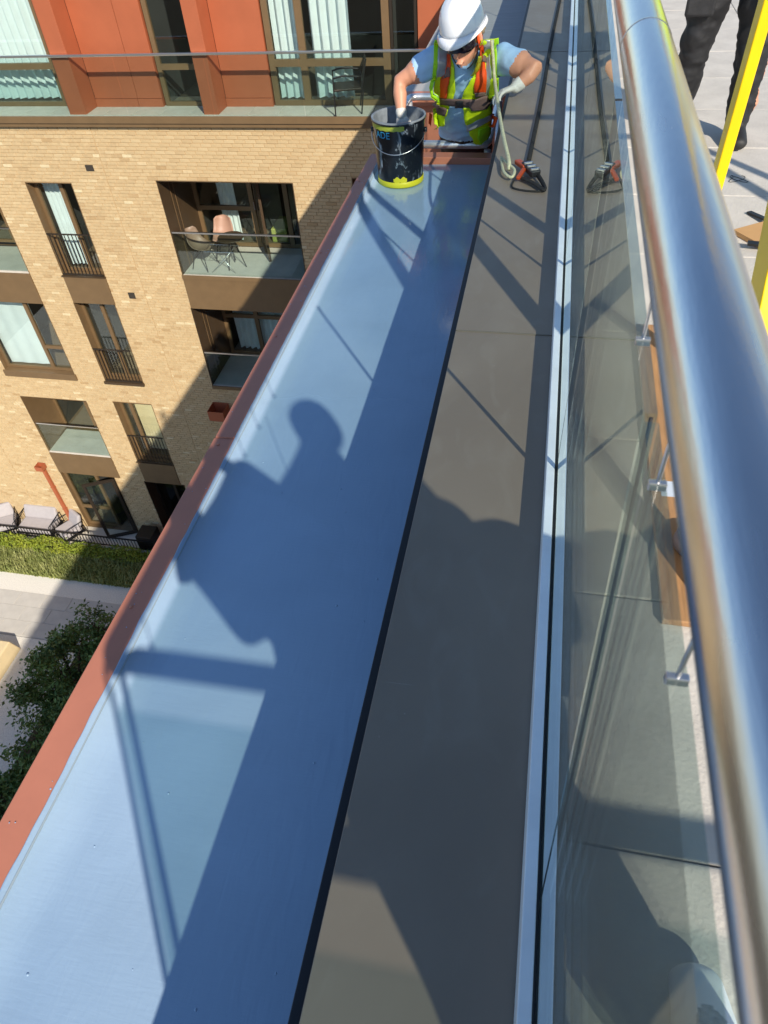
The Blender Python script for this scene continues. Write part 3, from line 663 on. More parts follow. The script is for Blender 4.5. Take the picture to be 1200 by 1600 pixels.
shell_chair((-7.25, D + .98, zb), math.radians(10), 'pink_shell', 'pink shell chair turned to glass on brick balcony')
shell_chair((-7.6, D + .45, zb), math.radians(75), 'taupe_shell', 'taupe shell chair against side wall of brick balcony')
def round_table(loc, r, label):
    t = thing('round_table', label, 'table', None, loc)
    MB().lathe([(r, .70), (r, .72)], (0, 0, 0), 28).build('tabletop', 'dark_brown', t)
    for k in range(3):
        a = 2.1 * k; MB().tube([(.05 * math.cos(a), .05 * math.sin(a), .70), (r * .8 * math.cos(a), r * .8 * math.sin(a), 0)], .012, 6).build('leg', 'black_metal', t)
round_table((-6.85, D + .5, zb), .30, 'small round dark table between shell chairs on balcony')
t = thing('drying_rack', 'folding wire drying rack on brick balcony floor by shell chairs', 'drying rack', None, (-7.05, D + .3, zb))
for s in (-1, 1): MB().tube([(s * .3, -.14, 0), (-s * .3, .16, .52)], .008, 6).build('leg', 'silver_metal', t); 
m = MB()
for q in range(9): m.tube([(-.36 + .09 * q, -.16, .52), (-.36 + .09 * q, .2, .52)], .005, 5)
m.tube([(-.36, -.16, .52), (.36, -.16, .52)], .007, 5).tube([(-.36, .2, .52), (.36, .2, .52)], .007, 5); m.build('wires', 'silver_metal', t)
tag(MB().box(-6.35, -5.95, D + 1.75, D + 2.5, zb + .02, zb + .35).build('storage_box', 'lime_thing', bevel=.02), 'pale lime storage box inside balcony window', 'box')
# ================================================================== patio, fence, garden
gr = MB().box(-90, -1.10, -90, 90, ZG - .3, ZG - .03).build('ground', 'soil'); tag(gr, kind='structure')
pat = MB().box(-21, -1.2, 13.36, D - .02, ZG - .02, ZP).build('patio', 'slab'); tag(pat, kind='structure')
for k in range(12): MB().box(-20.9 + 1.2 * k, -19.71 + 1.2 * k, 13.37, D - .03, ZP + .0005, ZP + .004).build('patio_slab', 'slab', pat)
fy = 13.42; fe = thing('metal_fence', 'low black metal bar fence along patio edge', 'fence', None, (-12, fy, ZP))
B(MB().box(-20, -4, fy - .02, fy + .02, ZP + .46, ZP + .50), 'top_rail', 'black_metal', fe); B(MB().box(-20, -4, fy - .015, fy + .015, ZP + .06, ZP + .09), 'bottom_rail', 'black_metal', fe)
me = None
for k in range(110):
    x = -19.9 + .11 * k
    if me is None: o = B(MB().box(-.008, .008, -.008, .008, ZP + .09, ZP + .46), 'baluster', 'black_metal', fe); me = o; base = o.matrix_parent_inverse.copy()
    else: o = me.copy(); C.objects.link(o)
    o.location = (x, fy, 0)
def sofa(name, loc, wd, rz, label, cat):
    t = thing(name, label, cat, None, loc); t.rotation_euler.z = rz; h = wd / 2
    MB().box(-h + .05, h - .05, -.36, .30, .22, .40).build('seat_cushion', 'grey_fabric', t, bevel=.05)
    m = MB(); m.rings([[(-h + .05, .16, .40), (h - .05, .16, .40), (h - .05, .34, .40), (-h + .05, .34, .40)], [(-h + .07, .34, .82), (h - .07, .34, .82), (h - .07, .46, .80), (-h + .07, .46, .80)]]); m.build('back_cushion', 'grey_fabric', t, bevel=.05)
    for s in (-1, 1):
        MB().tube([(s * h, -.36, 0), (s * h, -.36, .6), (s * h, .36, .62), (s * h, .40, 0)], .018, 6).build('arm_frame', 'black_metal', t)
        for q in range(5): MB().tube([(s * h, -.25 + .12 * q, .2), (s * h, -.25 + .12 * q, .6)], .007, 5).build('arm_slat', 'black_metal', t)
    MB().box(-h, h, -.37, .36, .17, .215).build('base_frame', 'black_metal', t)
    return t
sofa('outdoor_sofa', (-15.72, 13.80, ZP), 1.35, math.radians(0), 'grey cushioned two seat patio sofa against brick wall', 'sofa')
sofa('outdoor_armchair', (-14.55, 13.74, ZP), .74, math.radians(-32), 'grey patio armchair between sofa and open glass door', 'armchair')
sofa('outdoor_armchair', (-16.95, 13.74, ZP), .74, math.radians(30), 'grey patio armchair at the end of sofa away from door', 'armchair')
t = thing('coffee_table', 'low black patio table in front of the grey sofa', 'table', None, (-15.7, 13.6 - .02, ZP))
MB().box(-.45, .45, -.13, .1, .30, .33).build('tabletop', 'black_metal', t)
for sx in (-1, 1):
    for sy in (-.11, .08): MB().box(sx * .42 - .012, sx * .42 + .012, sy - .012, sy + .012, 0, .30).build('leg', 'black_metal', t)
pb = MB().box(-11.9, -11.35, 13.45, 14.0, ZP + .005, ZP + .62).build('planter_box', 'dark_frame', bevel=.01); tag(pb, 'square charcoal box on patio beside open glass door', 'planter')
lawn = MB().box(-24, -1.2, 11.95, 13.36, ZG - .02, ZG + .02).build('lawn', 'lawn'); tag(lawn, kind='structure')
gv = MB().box(-24, -1.2, 11.28, 11.95, ZG - .02, ZG + .0).build('gravel_strip', 'white_gravel'); tag(gv, kind='structure')
pth = MB().box(-24, -1.2, 9.7, 11.28, ZG - .03, ZG - .004).build('path', 'path_stone'); tag(pth, kind='structure')
m0 = None
for i in range(13):
    for j in range(3):
        if m0 is None: m0 = MB().box(-.44, .44, -.255, .255, 0, .014).build('paving_slab', 'path_stone', pth, bevel=.004); o = m0
        else: o = m0.copy(); C.objects.link(o)
        o.location = (-20 + .9 * i + .45 * (j % 2), 9.98 + .52 * j, ZG - .004)
bed = MB().box(-12.1, -1.2, -6, 9.68, ZG - .03, ZG + .03).build('planting_bed', 'soil'); tag(bed, kind='structure')
gv2 = MB().box(-24, -12.12, -6, 9.68, ZG - .03, ZG + .005).build('plaza', 'white_gravel'); tag(gv2, kind='structure')
ps = MB(); ps.rings([[(-17.5, 4, ZG), (-13.9, 4.0, ZG), (-13.9, 9.3, ZG), (-17.5, 9.3, ZG)], [(-17.5, 4, ZG + .5), (-14.0, 4.0, ZG + .5), (-14.0, 9.2, ZG + .5), (-17.5, 9.2, ZG + .5)]])
tag(ps.build('stone_bench', 'cream_stone', bevel=.03), 'large cream stone seating block beside planted bed', 'bench')
def leaves(n, fn, sz, m, name, par=None, up=.4):
    k = MB()
    for _ in range(n):
        p = Vector(fn()); s = sz * R.uniform(.6, 1.3)
        nrm = Vector((R.gauss(0, 1), R.gauss(0, 1), R.gauss(0, 1) + up)).normalized(); a = nrm.orthogonal().normalized(); a.rotate(Matrix.Rotation(R.uniform(0, 6.28), 3, nrm)); b = nrm.cross(a)
        k._add([p - a * s, p + b * s * .45 + nrm * s * .1, p + a * s, p - b * s * .45 + nrm * s * .1], [(0, 1, 2, 3)])
    return k.build(name, m, par)
# clipped hedge plants along the fence
for k in range(8):
    x = -19.0 + 1.35 * k
    t = thing('hedge_plant', 'yellow green clipped hedge plant against black fence', 'hedge', 'hedge plants along the patio fence', (x, 13.08, ZG))
    h = R.uniform(.38, .52)
    def fn(h=h):
        while 1:
            q = Vector((R.uniform(-1, 1), R.uniform(-1, 1), R.uniform(0, 1)))
            if abs(q.x) ** 4 + abs(q.y) ** 4 + q.z ** 4 < 1 and max(abs(q.x), abs(q.y), q.z) > .55: return (q.x * .72 + R.gauss(0, .03), q.y * .24 + R.gauss(0, .02), q.z * h + R.gauss(0, .03))
    leaves(1200, fn, .045, 'leaf_hedge', 'foliage', t); MB().tube([(0, 0, 0), (.02, 0, h * .8)], .02, 6).build('stem', 'bark', t)
# ornamental grass
k = MB()
for _ in range(9000):
    x, y = R.uniform(-20, -6), R.uniform(11.9, 12.95); h = R.uniform(.07, .22); a = R.uniform(0, 6.28); d = Vector((math.cos(a), math.sin(a), 0)); e = Vector((-d.y, d.x, 0)) * .012
    p = Vector((x, y, ZG + .02)); q = p + Vector((0, 0, h)) + d * h * .7; c = p + Vector((0, 0, h * .7)) + d * h * .2
    k._add([p - e, p + e, c + e, q, c - e], [(0, 1, 2, 4), (4, 2, 3)])
tag(k.build('grass', 'leaf_grass'), 'long green grass between hedge plants and white gravel', 'grass', kind='stuff')
# shrubs and a small tree at the foot of our wall
def tree(name, label, base, blobs, n, sz, trunk_h, group=None):
    t = thing(name, label, 'tree', group, base); bx = Vector(base)
    m = MB(); m.tube(spline([(0, 0, 0), (.05, .03, trunk_h * .5), (.0, .1, trunk_h)], 4), [.11 - .008 * q for q in range(9)], 8); m.build('trunk', 'bark', t)
    m = MB(); pts = []
    for (cx, cy, cz, r) in blobs:
        m.tube(spline([(0, .05, trunk_h * .75), (cx * .5, cy * .5, (cz + trunk_h * .8) / 2 + .1), (cx, cy, cz)], 3), [.05, .045, .04, .035, .028, .02, .012], 6)
        for q in range(7):
            a = Vector((R.gauss(0, 1), R.gauss(0, 1), R.gauss(0, 1))).normalized() * r * R.uniform(.6, 1.05); m.tube([(cx, cy, cz), (cx + a.x, cy + a.y, cz + a.z)], [.012, .004], 5)
            pts += [(cx + a.x * s, cy + a.y * s, cz + a.z * s, r * .3) for s in (.55, .8, 1.0)]
    m.build('limbs', 'bark', t)
    def fn():
        c = R.choice(pts); return (c[0] + R.gauss(0, c[3] * .6), c[1] + R.gauss(0, c[3] * .6), c[2] + R.gauss(0, c[3] * .55))
    leaves(n, fn, sz, 'leaf', 'crown', t, .9); return t
def rb(n, sx, sy, z0, z1, r): return [(R.uniform(-sx, sx), R.uniform(-sy, sy), R.uniform(z0, z1), r * R.uniform(.7, 1.2)) for _ in range(n)]
tree('small_tree', 'small dark leafy tree beside the stone bench', (-10.3, 7.4, ZG), rb(16, 1.0, 1.3, .7, 2.7, .65), 17000, .062, 2.2)
tree('small_tree', 'slender leafy tree reaching over the pale paving slabs', (-9.5, 8.9, ZG), rb(10, .6, .6, .8, 3.0, .5), 9000, .055, 2.5)
tree('shrub', 'broad dark green shrub at foot of the terracotta edged wall', (-9.6, 5.2, ZG), rb(15, 1.7, 1.9, .6, 2.0, .75), 17000, .065, 1.0)
tree('shrub', 'broad green shrub between stone bench and small trees', (-11.0, 4.6, ZG), rb(9, .7, 1.2, .4, 1.2, .55), 9000, .06, .8)
# ================================================================== people
def loft(bm_, pts, seg=18):
    """closed tube through (point, ra, rb, side) stations, rounded at both ends, added to a bmesh for voxel union"""
    st = []
    for i, (p, ra, rb_, sd) in enumerate(pts): st.append((Vector(p), ra, rb_, Vector(sd) if sd else None))
    p0, p1 = st[0], st[-1]; d0 = (st[0][0] - st[1][0]).normalized(); d1 = (st[-1][0] - st[-2][0]).normalized(); ext = []
    for t in (1., .8, .45): ext.append((p0[0] + d0 * min(p0[1], p0[2]) * t * .95, p0[1] * math.sqrt(1 - t * t * .98), p0[2] * math.sqrt(1 - t * t * .98), p0[3]))
    tail = []
    for t in (.45, .8, 1.): tail.append((p1[0] + d1 * min(p1[1], p1[2]) * t * .95, p1[1] * math.sqrt(1 - t * t * .98), p1[2] * math.sqrt(1 - t * t * .98), p1[3]))
    st = ext + st + tail; rings = []
    for i, (p, ra, rb_, sd) in enumerate(st):
        t = (st[min(i + 1, len(st) - 1)][0] - st[max(i - 1, 0)][0]).normalized(); s = sd or Vector((1, 0, 0))
        if abs(s.normalized().dot(t)) > .95: s = Vector((0, 1, 0.01))
        a = (s - t * s.dot(t)).normalized(); b = t.cross(a)
        rings.append([bm_.verts.new(p + a * ra * math.cos(q) + b * rb_ * math.sin(q)) for q in [2 * math.pi * j / seg for j in range(seg)]])
    for i in range(len(rings) - 1):
        for j in range(seg): bm_.faces.new((rings[i][j], rings[i][(j + 1) % seg], rings[i + 1][(j + 1) % seg], rings[i + 1][j]))
    bm_.faces.new(rings[0][::-1]); bm_.faces.new(rings[-1])
def fuse(bm_, name, mats, voxel, smooth=6, classify=None, disp=None):
    bmesh.ops.recalc_face_normals(bm_, faces=bm_.faces)
    me = bpy.data.meshes.new('tmp'); bm_.to_mesh(me); bm_.free(); o = bpy.data.objects.new('tmp', me); C.objects.link(o)
    md = o.modifiers.new('r', 'REMESH'); md.mode = 'VOXEL'; md.voxel_size = voxel
    ms = o.modifiers.new('s', 'SMOOTH'); ms.iterations = smooth; ms.factor = .5
    dg = bpy.context.evaluated_depsgraph_get(); me2 = bpy.data.meshes.new_from_object(o.evaluated_get(dg)); bpy.data.objects.remove(o)
    me2.name = name
    if disp:
        nr = [v.normal.copy() for v in me2.vertices]
        for v, n_ in zip(me2.vertices, nr): v.co += n_ * disp(v.co)
    for m in mats: me2.materials.append(MATS[m])
    for p in me2.polygons:
        p.use_smooth = True
        if classify: p.material_index = classify(p.center, p.normal)
    ob = bpy.data.objects.new(name, me2); C.objects.link(ob); return ob
def own(o, par):
    o.parent = par; o.matrix_parent_inverse = WM(par).inverted(); return o
def hand(bm_, wrist, d, pn, length=.18, curl=.6, spread=.12, thumb=1):
    """palm and five unequal, bent fingers: wrist point, pointing direction, palm normal"""
    d = Vector(d).normalized(); pn = Vector(pn); pn = (pn - d * pn.dot(d)).normalized(); sd = d.cross(pn); W_ = Vector(wrist); L = length
    loft(bm_, [(W_, .027, .02, sd), (W_ + d * L * .25, .038, .017, sd), (W_ + d * L * .5, .041, .015, sd)], 14)
    for k, (u, ln) in enumerate(((-.030, .40), (-.010, .46), (.011, .43), (.031, .33))):
        p = W_ + d * L * .48 + sd * u; q = d + sd * u * spread * 20; q.normalize(); pts = [(p, .0095, .0095, None)]; ang = 0
        for s, f_ in enumerate((.45, .32, .23)):
            ang += curl * (.5 + .35 * s); v = (q * math.cos(ang) + pn * math.sin(ang)); p = p + v * L * ln * f_ * 1.05; pts.append((p, .0093 - .001 * s, .0093 - .001 * s, None))
        loft(bm_, pts, 8)
    p = W_ + d * L * .15 - sd * .026 * thumb; v1 = (d * .75 - sd * thumb * .6 + pn * .35).normalized(); v2 = (d * .9 - sd * thumb * .1 + pn * .45).normalized()
    loft(bm_, [(p, .013, .012, None), (p + v1 * L * .2, .0115, .011, None), (p + v1 * L * .2 + v2 * L * .17, .009, .009, None)], 8)

# ------------------------------------------------------------------ work basket in the recess
bk = thing('work_basket', 'galvanised tubular guard basket the worker stands in', 'work platform', loc=(-.72, 5.36, -2.739))
bx0, bx1, by0, by1, bzf, bzt = -1.045, -.37, 4.885, 5.86, -2.72, -1.672
B(MB().box(bx0, bx1, by0, by1, -2.739, bzf + .02), 'floor', 'zinc', bk)
for x in (bx0, bx1):
    for y in (by0, by1): B(MB().tube([(x, y, bzf), (x, y, bzt - .03)], .022, 14), 'post', 'zinc', bk)
def railring(z, nm):
    r = .06; c = [(bx0 + r, by0), (bx1 - r, by0), (bx1, by0 + r), (bx1, by1 - r), (bx1 - r, by1), (bx0 + r, by1), (bx0, by1 - r), (bx0, by0 + r)]
    pts = []
    for k in range(8):
        a, b = Vector((*c[k], z)), Vector((*c[(k + 1) % 8], z)); pts.append(a)
        if k % 2: 
            cor = Vector((bx1 if k < 4 else bx0, by0 if k in (1, 7) else by1, z))
            if k == 7: cor = Vector((bx0, by0, z))
            if k == 5: cor = Vector((bx0, by1, z))
            pts += [a.lerp(cor, .55).lerp(cor.lerp(b, .45), .5)]
        else: pts += [a.lerp(b, .5)]
    pts.append(pts[0]); B(MB().tube(pts, .0245, 16), nm, 'zinc', bk)
railring(bzt, 'top_rail'); railring(-2.2, 'mid_rail')

# ------------------------------------------------------------------ the worker
YS = 4.60
wk = thing('person', 'worker in white helmet, hi vis vest and orange harness reaching into bucket', 'person', loc=(-.58, 5.25, -2.70))
Hc = ony(722, 44, 4.36)                                    # helmet centre
fdir = Vector((-.30, -.88, -.26)).normalized(); sdir = fdir.cross(Vector((0, 0, 1))).normalized(); 
udir = sdir.cross(fdir).normalized(); udir = (udir + sdir * .10).normalized(); sdir = fdir.cross(udir).normalized()
HK = 1.1
def HP(s, f_, u): return Hc + (sdir * s + fdir * f_ + udir * u) * HK
shL, shR = ony(684, 92, YS), ony(786, 92, YS + .02)
nk = (shL + shR) / 2 + Vector((-.02, -.02, .03)); wa = ony(722, 205, 4.93)
bm = bmesh.new()
X_ = (1, 0, 0)
pel = Vector((wa.x + .0, 5.20, wa.z - .16))
loft(bm, [(pel, .165, .125, X_), (wa + Vector((0, .05, -.02)), .155, .115, X_), (wa.lerp(nk, .45) + Vector((0, .02, 0)), .168, .122, X_), (wa.lerp(nk, .75) + Vector((0, .02, 0)), .178, .12, X_), (nk + Vector((0, .035, -.075)), .165, .09, X_), (nk + Vector((0, .0, -.01)), .07, .065, X_)], 26)
loft(bm, [(nk + Vector((0, .04, -.05)), .062, .062, X_), (HP(0, -.02, -.10), .056, .058, X_)])
# head, jaw, nose, ears
loft(bm, [(HP(0, -.005, .06), .072, .088, sdir), (HP(0, .0, .0), .077, .096, sdir), (HP(0, .008, -.06), .070, .088, sdir), (HP(0, .022, -.115), .050, .062, sdir), (HP(0, .036, -.145), .030, .036, sdir)], 20)
loft(bm, [(HP(0, .094, -.045), .010, .012, sdir), (HP(0, .106, -.075), .0145, .014, sdir), (HP(0, .100, -.085), .015, .010, sdir)], 10)
loft(bm, [(HP(-.018, .083, -.117), .008, .008, None), (HP(0, .090, -.114), .009, .009, None), (HP(.018, .083, -.117), .008, .008, None)], 8)
for s in (-1, 1): loft(bm, [(HP(s * .078, -.012, -.03), .011, .022, fdir), (HP(s * .080, -.012, -.075), .009, .016, fdir)], 10)
# arms
eR = ony(624, 128, 4.56); wR = ony(627, 178, 4.47); hRt = ony(630, 205, 4.45)
eL = ony(838, 108, 4.46); wL = ony(806, 136, 4.42)
loft(bm, [(shL + Vector((.05, .02, -.03)), .068, .07, X_), (shL, .066, .068, X_), (shL.lerp(eR, .55), .054, .056, X_), (eR, .041, .043, X_), (eR.lerp(wR, .35), .042, .043, X_), (wR, .027, .029, X_)])
loft(bm, [(shR + Vector((-.05, .02, -.03)), .068, .07, X_), (shR, .066, .068, X_), (shR.lerp(eL, .55), .054, .056, X_), (eL, .041, .043, X_), (eL.lerp(wL, .35), .042, .043, X_), (wL, .027, .029, X_)])
# sleeves flare
loft(bm, [(shL + (eR - shL) * .05, .078, .08, X_), (shL.lerp(eR, .5), .070, .073, X_), (shL.lerp(eR, .56), .064, .068, X_)])
loft(bm, [(shR + (eL - shR) * .05, .078, .08, X_), (shR.lerp(eL, .5), .070, .073, X_), (shR.lerp(eL, .56), .064, .068, X_)])
# legs and boots
for s in (-1, 1):
    hp = pel + Vector((s * .09, .01, -.02)); kn = Vector((pel.x + s * .11, 5.24, -2.22)); an = Vector((pel.x + s * .115, 5.30, -2.62))
    loft(bm, [(hp, .092, .098, X_), (hp.lerp(kn, .5), .08, .085, X_), (kn, .062, .066, X_), (kn.lerp(an, .4), .062, .064, X_), (an, .05, .055, X_)])
    loft(bm, [(an + Vector((0, .03, -.04)), .045, .04, X_), (an + Vector((0, -.10, -.05)), .048, .034, X_), (an + Vector((0, -.17, -.055)), .042, .026, X_)])
aL, aR = shL.lerp(eR, .55), shR.lerp(eL, .55)
def cls(c, n_):
    if c.z < -2.57: return 3
    if c.z < wa.z - .035: return 2
    h = Vector(c) - Hc
    if h.dot(udir) > -.155 and h.length < .21 and c.z > nk.z - .0 and abs(h.dot(sdir)) < .1: return 0
    if c.z > nk.z + .02 and abs(c.x - nk.x) < .09: return 0
    if (c - shL).dot((eR - shL).normalized()) > (eR - shL).length * .55 and c.x < nk.x - .12 and c.y < 4.8 or (c - eR).length < .1 or (c - eR.lerp(wR, .5)).length < .14: return 0
    if (c - shR).dot((eL - shR).normalized()) > (eL - shR).length * .55 and c.x > nk.x + .12 or (c - eL).length < .08 or (c - eL.lerp(wL, .6)).length < .11: return 0
    return 1
def wrinkle(c): return .009 * mnoise.noise(Vector((c.x * 16 + 3, c.y * 14, c.z * 26))) if (cls(c, None) in (1, 2)) else 0
body = own(fuse(bm, 'body', ['skin', 'shirt', 'trousers_brown', 'boot'], .0095, 5, cls, wrinkle), wk)
bvh = BVHTree.FromPolygons([v.co.copy() for v in body.data.vertices], [list(p.vertices) for p in body.data.polygons])
def drape(name, rows, m, off=.010, nx=6, ny=10, sol=.003, par=wk, ref=4.54, wav=0):
    """cloth laid on the body: rows of (left, right) photograph points turned into rays onto the body's front"""
    g = []; rr = []
    for i in range(len(rows) - 1):
        for k in range(ny): t = k / ny; rr.append([(rows[i][q][0] * (1 - t) + rows[i + 1][q][0] * t, rows[i][q][1] * (1 - t) + rows[i + 1][q][1] * t) for q in (0, 1)])
    rr.append(rows[-1])
    for j, (l_, r_) in enumerate(rr):
        row = []
        for i in range(nx + 1):
            t = i / nx; px, py = l_[0] * (1 - t) + r_[0] * t, l_[1] * (1 - t) + r_[1] * t; d = ray(px, py).normalized()
            hit = bvh.ray_cast(Vector((0, 0, 0)), d)
            if hit[0] is not None and abs(hit[0].y - ref) < .35: p = hit[0] + hit[1] * off
            else:
                q = ony(px, py, ref); nr = bvh.find_nearest(q); p = nr[0] + (q - nr[0]) * .75 if nr[0] else q
                p = p - d * off
            p = p - d * wav * (math.sin(px * .55 + py * .2) * .5 + math.sin(py * .33 + px * .1))
            row.append(p)
        g.append(row)
    # relax depths so the cloth hangs smoothly
    for _ in range(4):
        g2 = [[p.copy() for p in r] for r in g]
        for j in range(1, len(g) - 1):
            for i in range(1, nx): g2[j][i] = (g[j][i] * 2 + g[j - 1][i] + g[j + 1][i] + g[j][i - 1] + g[j][i + 1]) / 6
        g = g2
    mb = MB(); mb.smooth = True; mb.rings(g, cap=False, closed=False); o = B(mb, name, m, par, solid=sol); return o
# vest: two front panels over the shoulders, each with its grey band; loose lower flap
v1 = drape('vest_front', [((679, 58), (697, 66)), ((678, 95), (711, 100)), ((672, 140), (712, 142)), ((678, 168), (702, 168))], 'vest_yellow', .012)
v2 = drape('vest_front', [((753, 60), (778, 54)), ((743, 95), (778, 95)), ((735, 135), (777, 135)), ((728, 160), (776, 158))], 'vest_yellow', .012)
drape('vest_green_edge', [((679, 60), (685, 62)), ((678, 95), (684, 96)), ((672, 140), (679, 141)), ((678, 166), (683, 166))], 'vest_green', .015, nx=3, par=v1)
drape('vest_green_edge', [((770, 58), (778, 55)), ((770, 95), (778, 95)), ((769, 135), (777, 135)), ((768, 156), (776, 156))], 'vest_green', .015, nx=3, par=v2)
drape('reflective_band', [((684, 72), (700, 74)), ((683, 105), (699, 106)), ((679, 140), (694, 141)), ((681, 158), (692, 158))], 'reflective', .018, par=v1)
drape('reflective_band', [((760, 60), (769, 58)), ((757, 95), (769, 95)), ((756, 135), (768, 135)), ((754, 152), (767, 152))], 'reflective', .018, par=v2)
drape('vest_edge', [((705, 102), (711, 103)), ((704, 135), (712, 135)), ((700, 152), (709, 152))], 'vest_yellow', .019, nx=3, par=v1)
drape('vest_edge', [((736, 120), (744, 118)), ((725, 140), (742, 140)), ((722, 152), (744, 152))], 'vest_yellow', .019, nx=3, par=v2)
drape('vest_flap', [((723, 163), (762, 160)), ((727, 185), (763, 180)), ((733, 205), (761, 200)), ((741, 220), (753, 224))], 'vest_yellow', .030, ref=4.70, nx=8, wav=.003)
drape('flap_band', [((729, 188), (762, 172)), ((730, 196), (762, 181))], 'reflective', .040, ref=4.69, nx=8)
drape('flap_green', [((745, 196), (761, 190)), ((744, 210), (759, 206)), ((745, 220), (752, 222))], 'vest_green', .036, ref=4.69)
drape('vest_bunch', [((674, 172), (702, 166)), ((673, 188), (698, 190)), ((675, 197), (684, 202))], 'vest_yellow', .028, ref=4.72, nx=8, ny=12, wav=.008)
# orange harness straps with dark keepers, waist belt and buckle
h1 = drape('harness_strap', [((695, 68), (707, 70)), ((694, 100), (707, 101)), ((688, 132), (702, 134)), ((686, 148), (700, 149))], 'orange_strap', .024, nx=4)
h2 = drape('harness_strap', [((746, 48), (759, 48)), ((745, 75), (759, 75)), ((743, 105), (759, 106)), ((741, 140), (757, 142))], 'orange_strap', .024, nx=4)
for (a, b, par_) in (((692, 105), (705, 117), h1), ((746, 91), (757, 98), h2), ((742, 138), (755, 146), h2)): drape('strap_keeper', [((a[0], a[1]), (b[0], a[1])), ((a[0], b[1]), (b[0], b[1]))], 'webbing', .030, nx=3, ny=3, par=par_)
drape('lanyard_clip', [((740, 85), (745, 84)), ((738, 100), (744, 100)), ((734, 112), (740, 112))], 'pail_yellow', .030, nx=3)
belt = drape('belt', [((686, 149), (762, 152)), ((687, 160), (762, 164))], 'webbing', .024, nx=16, ny=3)
drape('buckle', [((713, 151), (725, 151)), ((713, 162), (725, 162))], 'buckle', .034, nx=3, ny=3, par=belt)
drape('pouch', [((731, 150), (758, 144)), ((733, 160), (759, 158)), ((738, 166), (756, 164))], 'webbing', .036, nx=6, ny=4, wav=.005)
drape('pouch', [((680, 160), (702, 164)), ((676, 170), (699, 174))], 'webbing', .036, nx=6, ny=4, wav=.005)
drape('harness_tail', [((763, 178), (766, 176)), ((764, 186), (782, 188)), ((762, 196), (776, 202))], 'orange_strap', .03, nx=3, ref=4.8)
drape('harness_tail', [((666, 176), (672, 180)), ((664, 196), (669, 200))], 'orange_strap', .03, nx=3, ref=4.8)
# the vest's back
bk_ = MB()
keep = [p for p in body.data.polygons if p.normal.y > .1 and p.center.y > YS + .02 and wa.z - .12 < p.center.z < nk.z - .03 and abs(p.center.x - nk.x) < .2]
for p in keep: bk_._add([body.data.vertices[i].co + body.data.vertices[i].normal * .012 for i in p.vertices], [tuple(range(len(p.vertices)))])
B(bk_, 'vest_back', 'vest_green', wk)
# helmet: shell, brim, ridge
mb = MB(); mb.smooth = True; rows = []; HS = Hc + fdir * -.010 + udir * .036
for i in range(13):
    a = i / 12 * math.pi / 2; row = []
    for j in range(36):
        t = 2 * math.pi * j / 36; cs, sn = math.cos(t), math.sin(t)
        r = math.cos(a) ** .8; el = 1 + .03 * (1 if abs(sn) < .35 and i > 2 else 0)
        row.append(HS + sdir * .117 * sn * r + fdir * (.138 * cs * r) + udir * (-.028 + .150 * math.sin(a) * (1 + .025 * (abs(sn) < .3))))
    rows.append(row)
mb.rings(rows, cap=False); hel = B(mb, 'helmet', 'helmet', wk, solid=.004)
bm2 = bpy.data.meshes
mb = MB(); mb.smooth = True; r1, r2 = [], []
for j in range(36):
    t = 2 * math.pi * j / 36; cs, sn = math.cos(t), math.sin(t); e = .010 + .026 * max(0, cs) ** 1.5
    r1.append(HS + sdir * .116 * sn + fdir * .137 * cs + udir * -.026); r2.append(HS + sdir * (.116 + .009) * sn + fdir * (.137 * cs + e * (1 if cs > 0 else -.6)) + udir * (-.040 - .022 * max(0, cs) ** 2))
mb.rings([r1, r2], cap=False); B(mb, 'brim', 'helmet', hel, solid=.0035)
mb = MB(); mb.tube(spline([HP(s, f_, u) for s, f_, u in ((-.08, .01, -.03), (-.075, .02, -.09), (-.03, .04, -.155), (.03, .04, -.155), (.075, .02, -.09), (.08, .01, -.03))], 5), .0035, 6); B(mb, 'chin_strap', 'buckle', hel)
# wraparound sunglasses, brows, hair at the nape
mb = MB(); mb.smooth = True; g = []
for u in (-.014, -.03, -.048, -.06):
    g.append([HP(.080 * math.sin(a), .004 + .100 * math.cos(a) + (.004 if abs(u + .035) < .02 else 0), u - .006 * math.cos(2 * a) + (.008 * math.cos(a * 3.2) if u < -.05 else 0)) for a in [-1.35 + 2.7 * k / 24 for k in range(25)]])
mb.rings(g, cap=False, closed=False); B(mb, 'sunglasses', 'lens', wk, solid=.004)
bm = bmesh.new(); loft(bm, [(HP(-.055, -.07, -.045), .03, .03, None), (HP(0, -.095, -.05), .035, .03, None), (HP(.055, -.07, -.045), .03, .03, None), (HP(.072, -.04, -.04), .016, .024, None)], 10)
own(fuse(bm, 'hair', ['hair'], .008, 3, None, lambda c: .004 * math.sin(c.x * 300) * math.sin(c.z * 200)), wk)
# gloves
bm = bmesh.new(); loft(bm, [(wL.lerp(eL, .22), .036, .036, X_), (wL, .032, .034, X_)]); hand(bm, wL, (ony(778, 146, 4.36) - wL), (-.3, -.5, -.8), .17, .55, .1, 1); own(fuse(bm, 'glove', ['glove'], .0042, 3), wk)
bm = bmesh.new(); loft(bm, [(wR.lerp(eR, .06), .034, .035, X_), (wR, .031, .033, X_)]); hand(bm, wR, (hRt - wR) + Vector((0, 0, -.05)), (0, 1, .1), .17, .45, .1, -1); own(fuse(bm, 'glove', ['glove'], .0042, 3), wk)

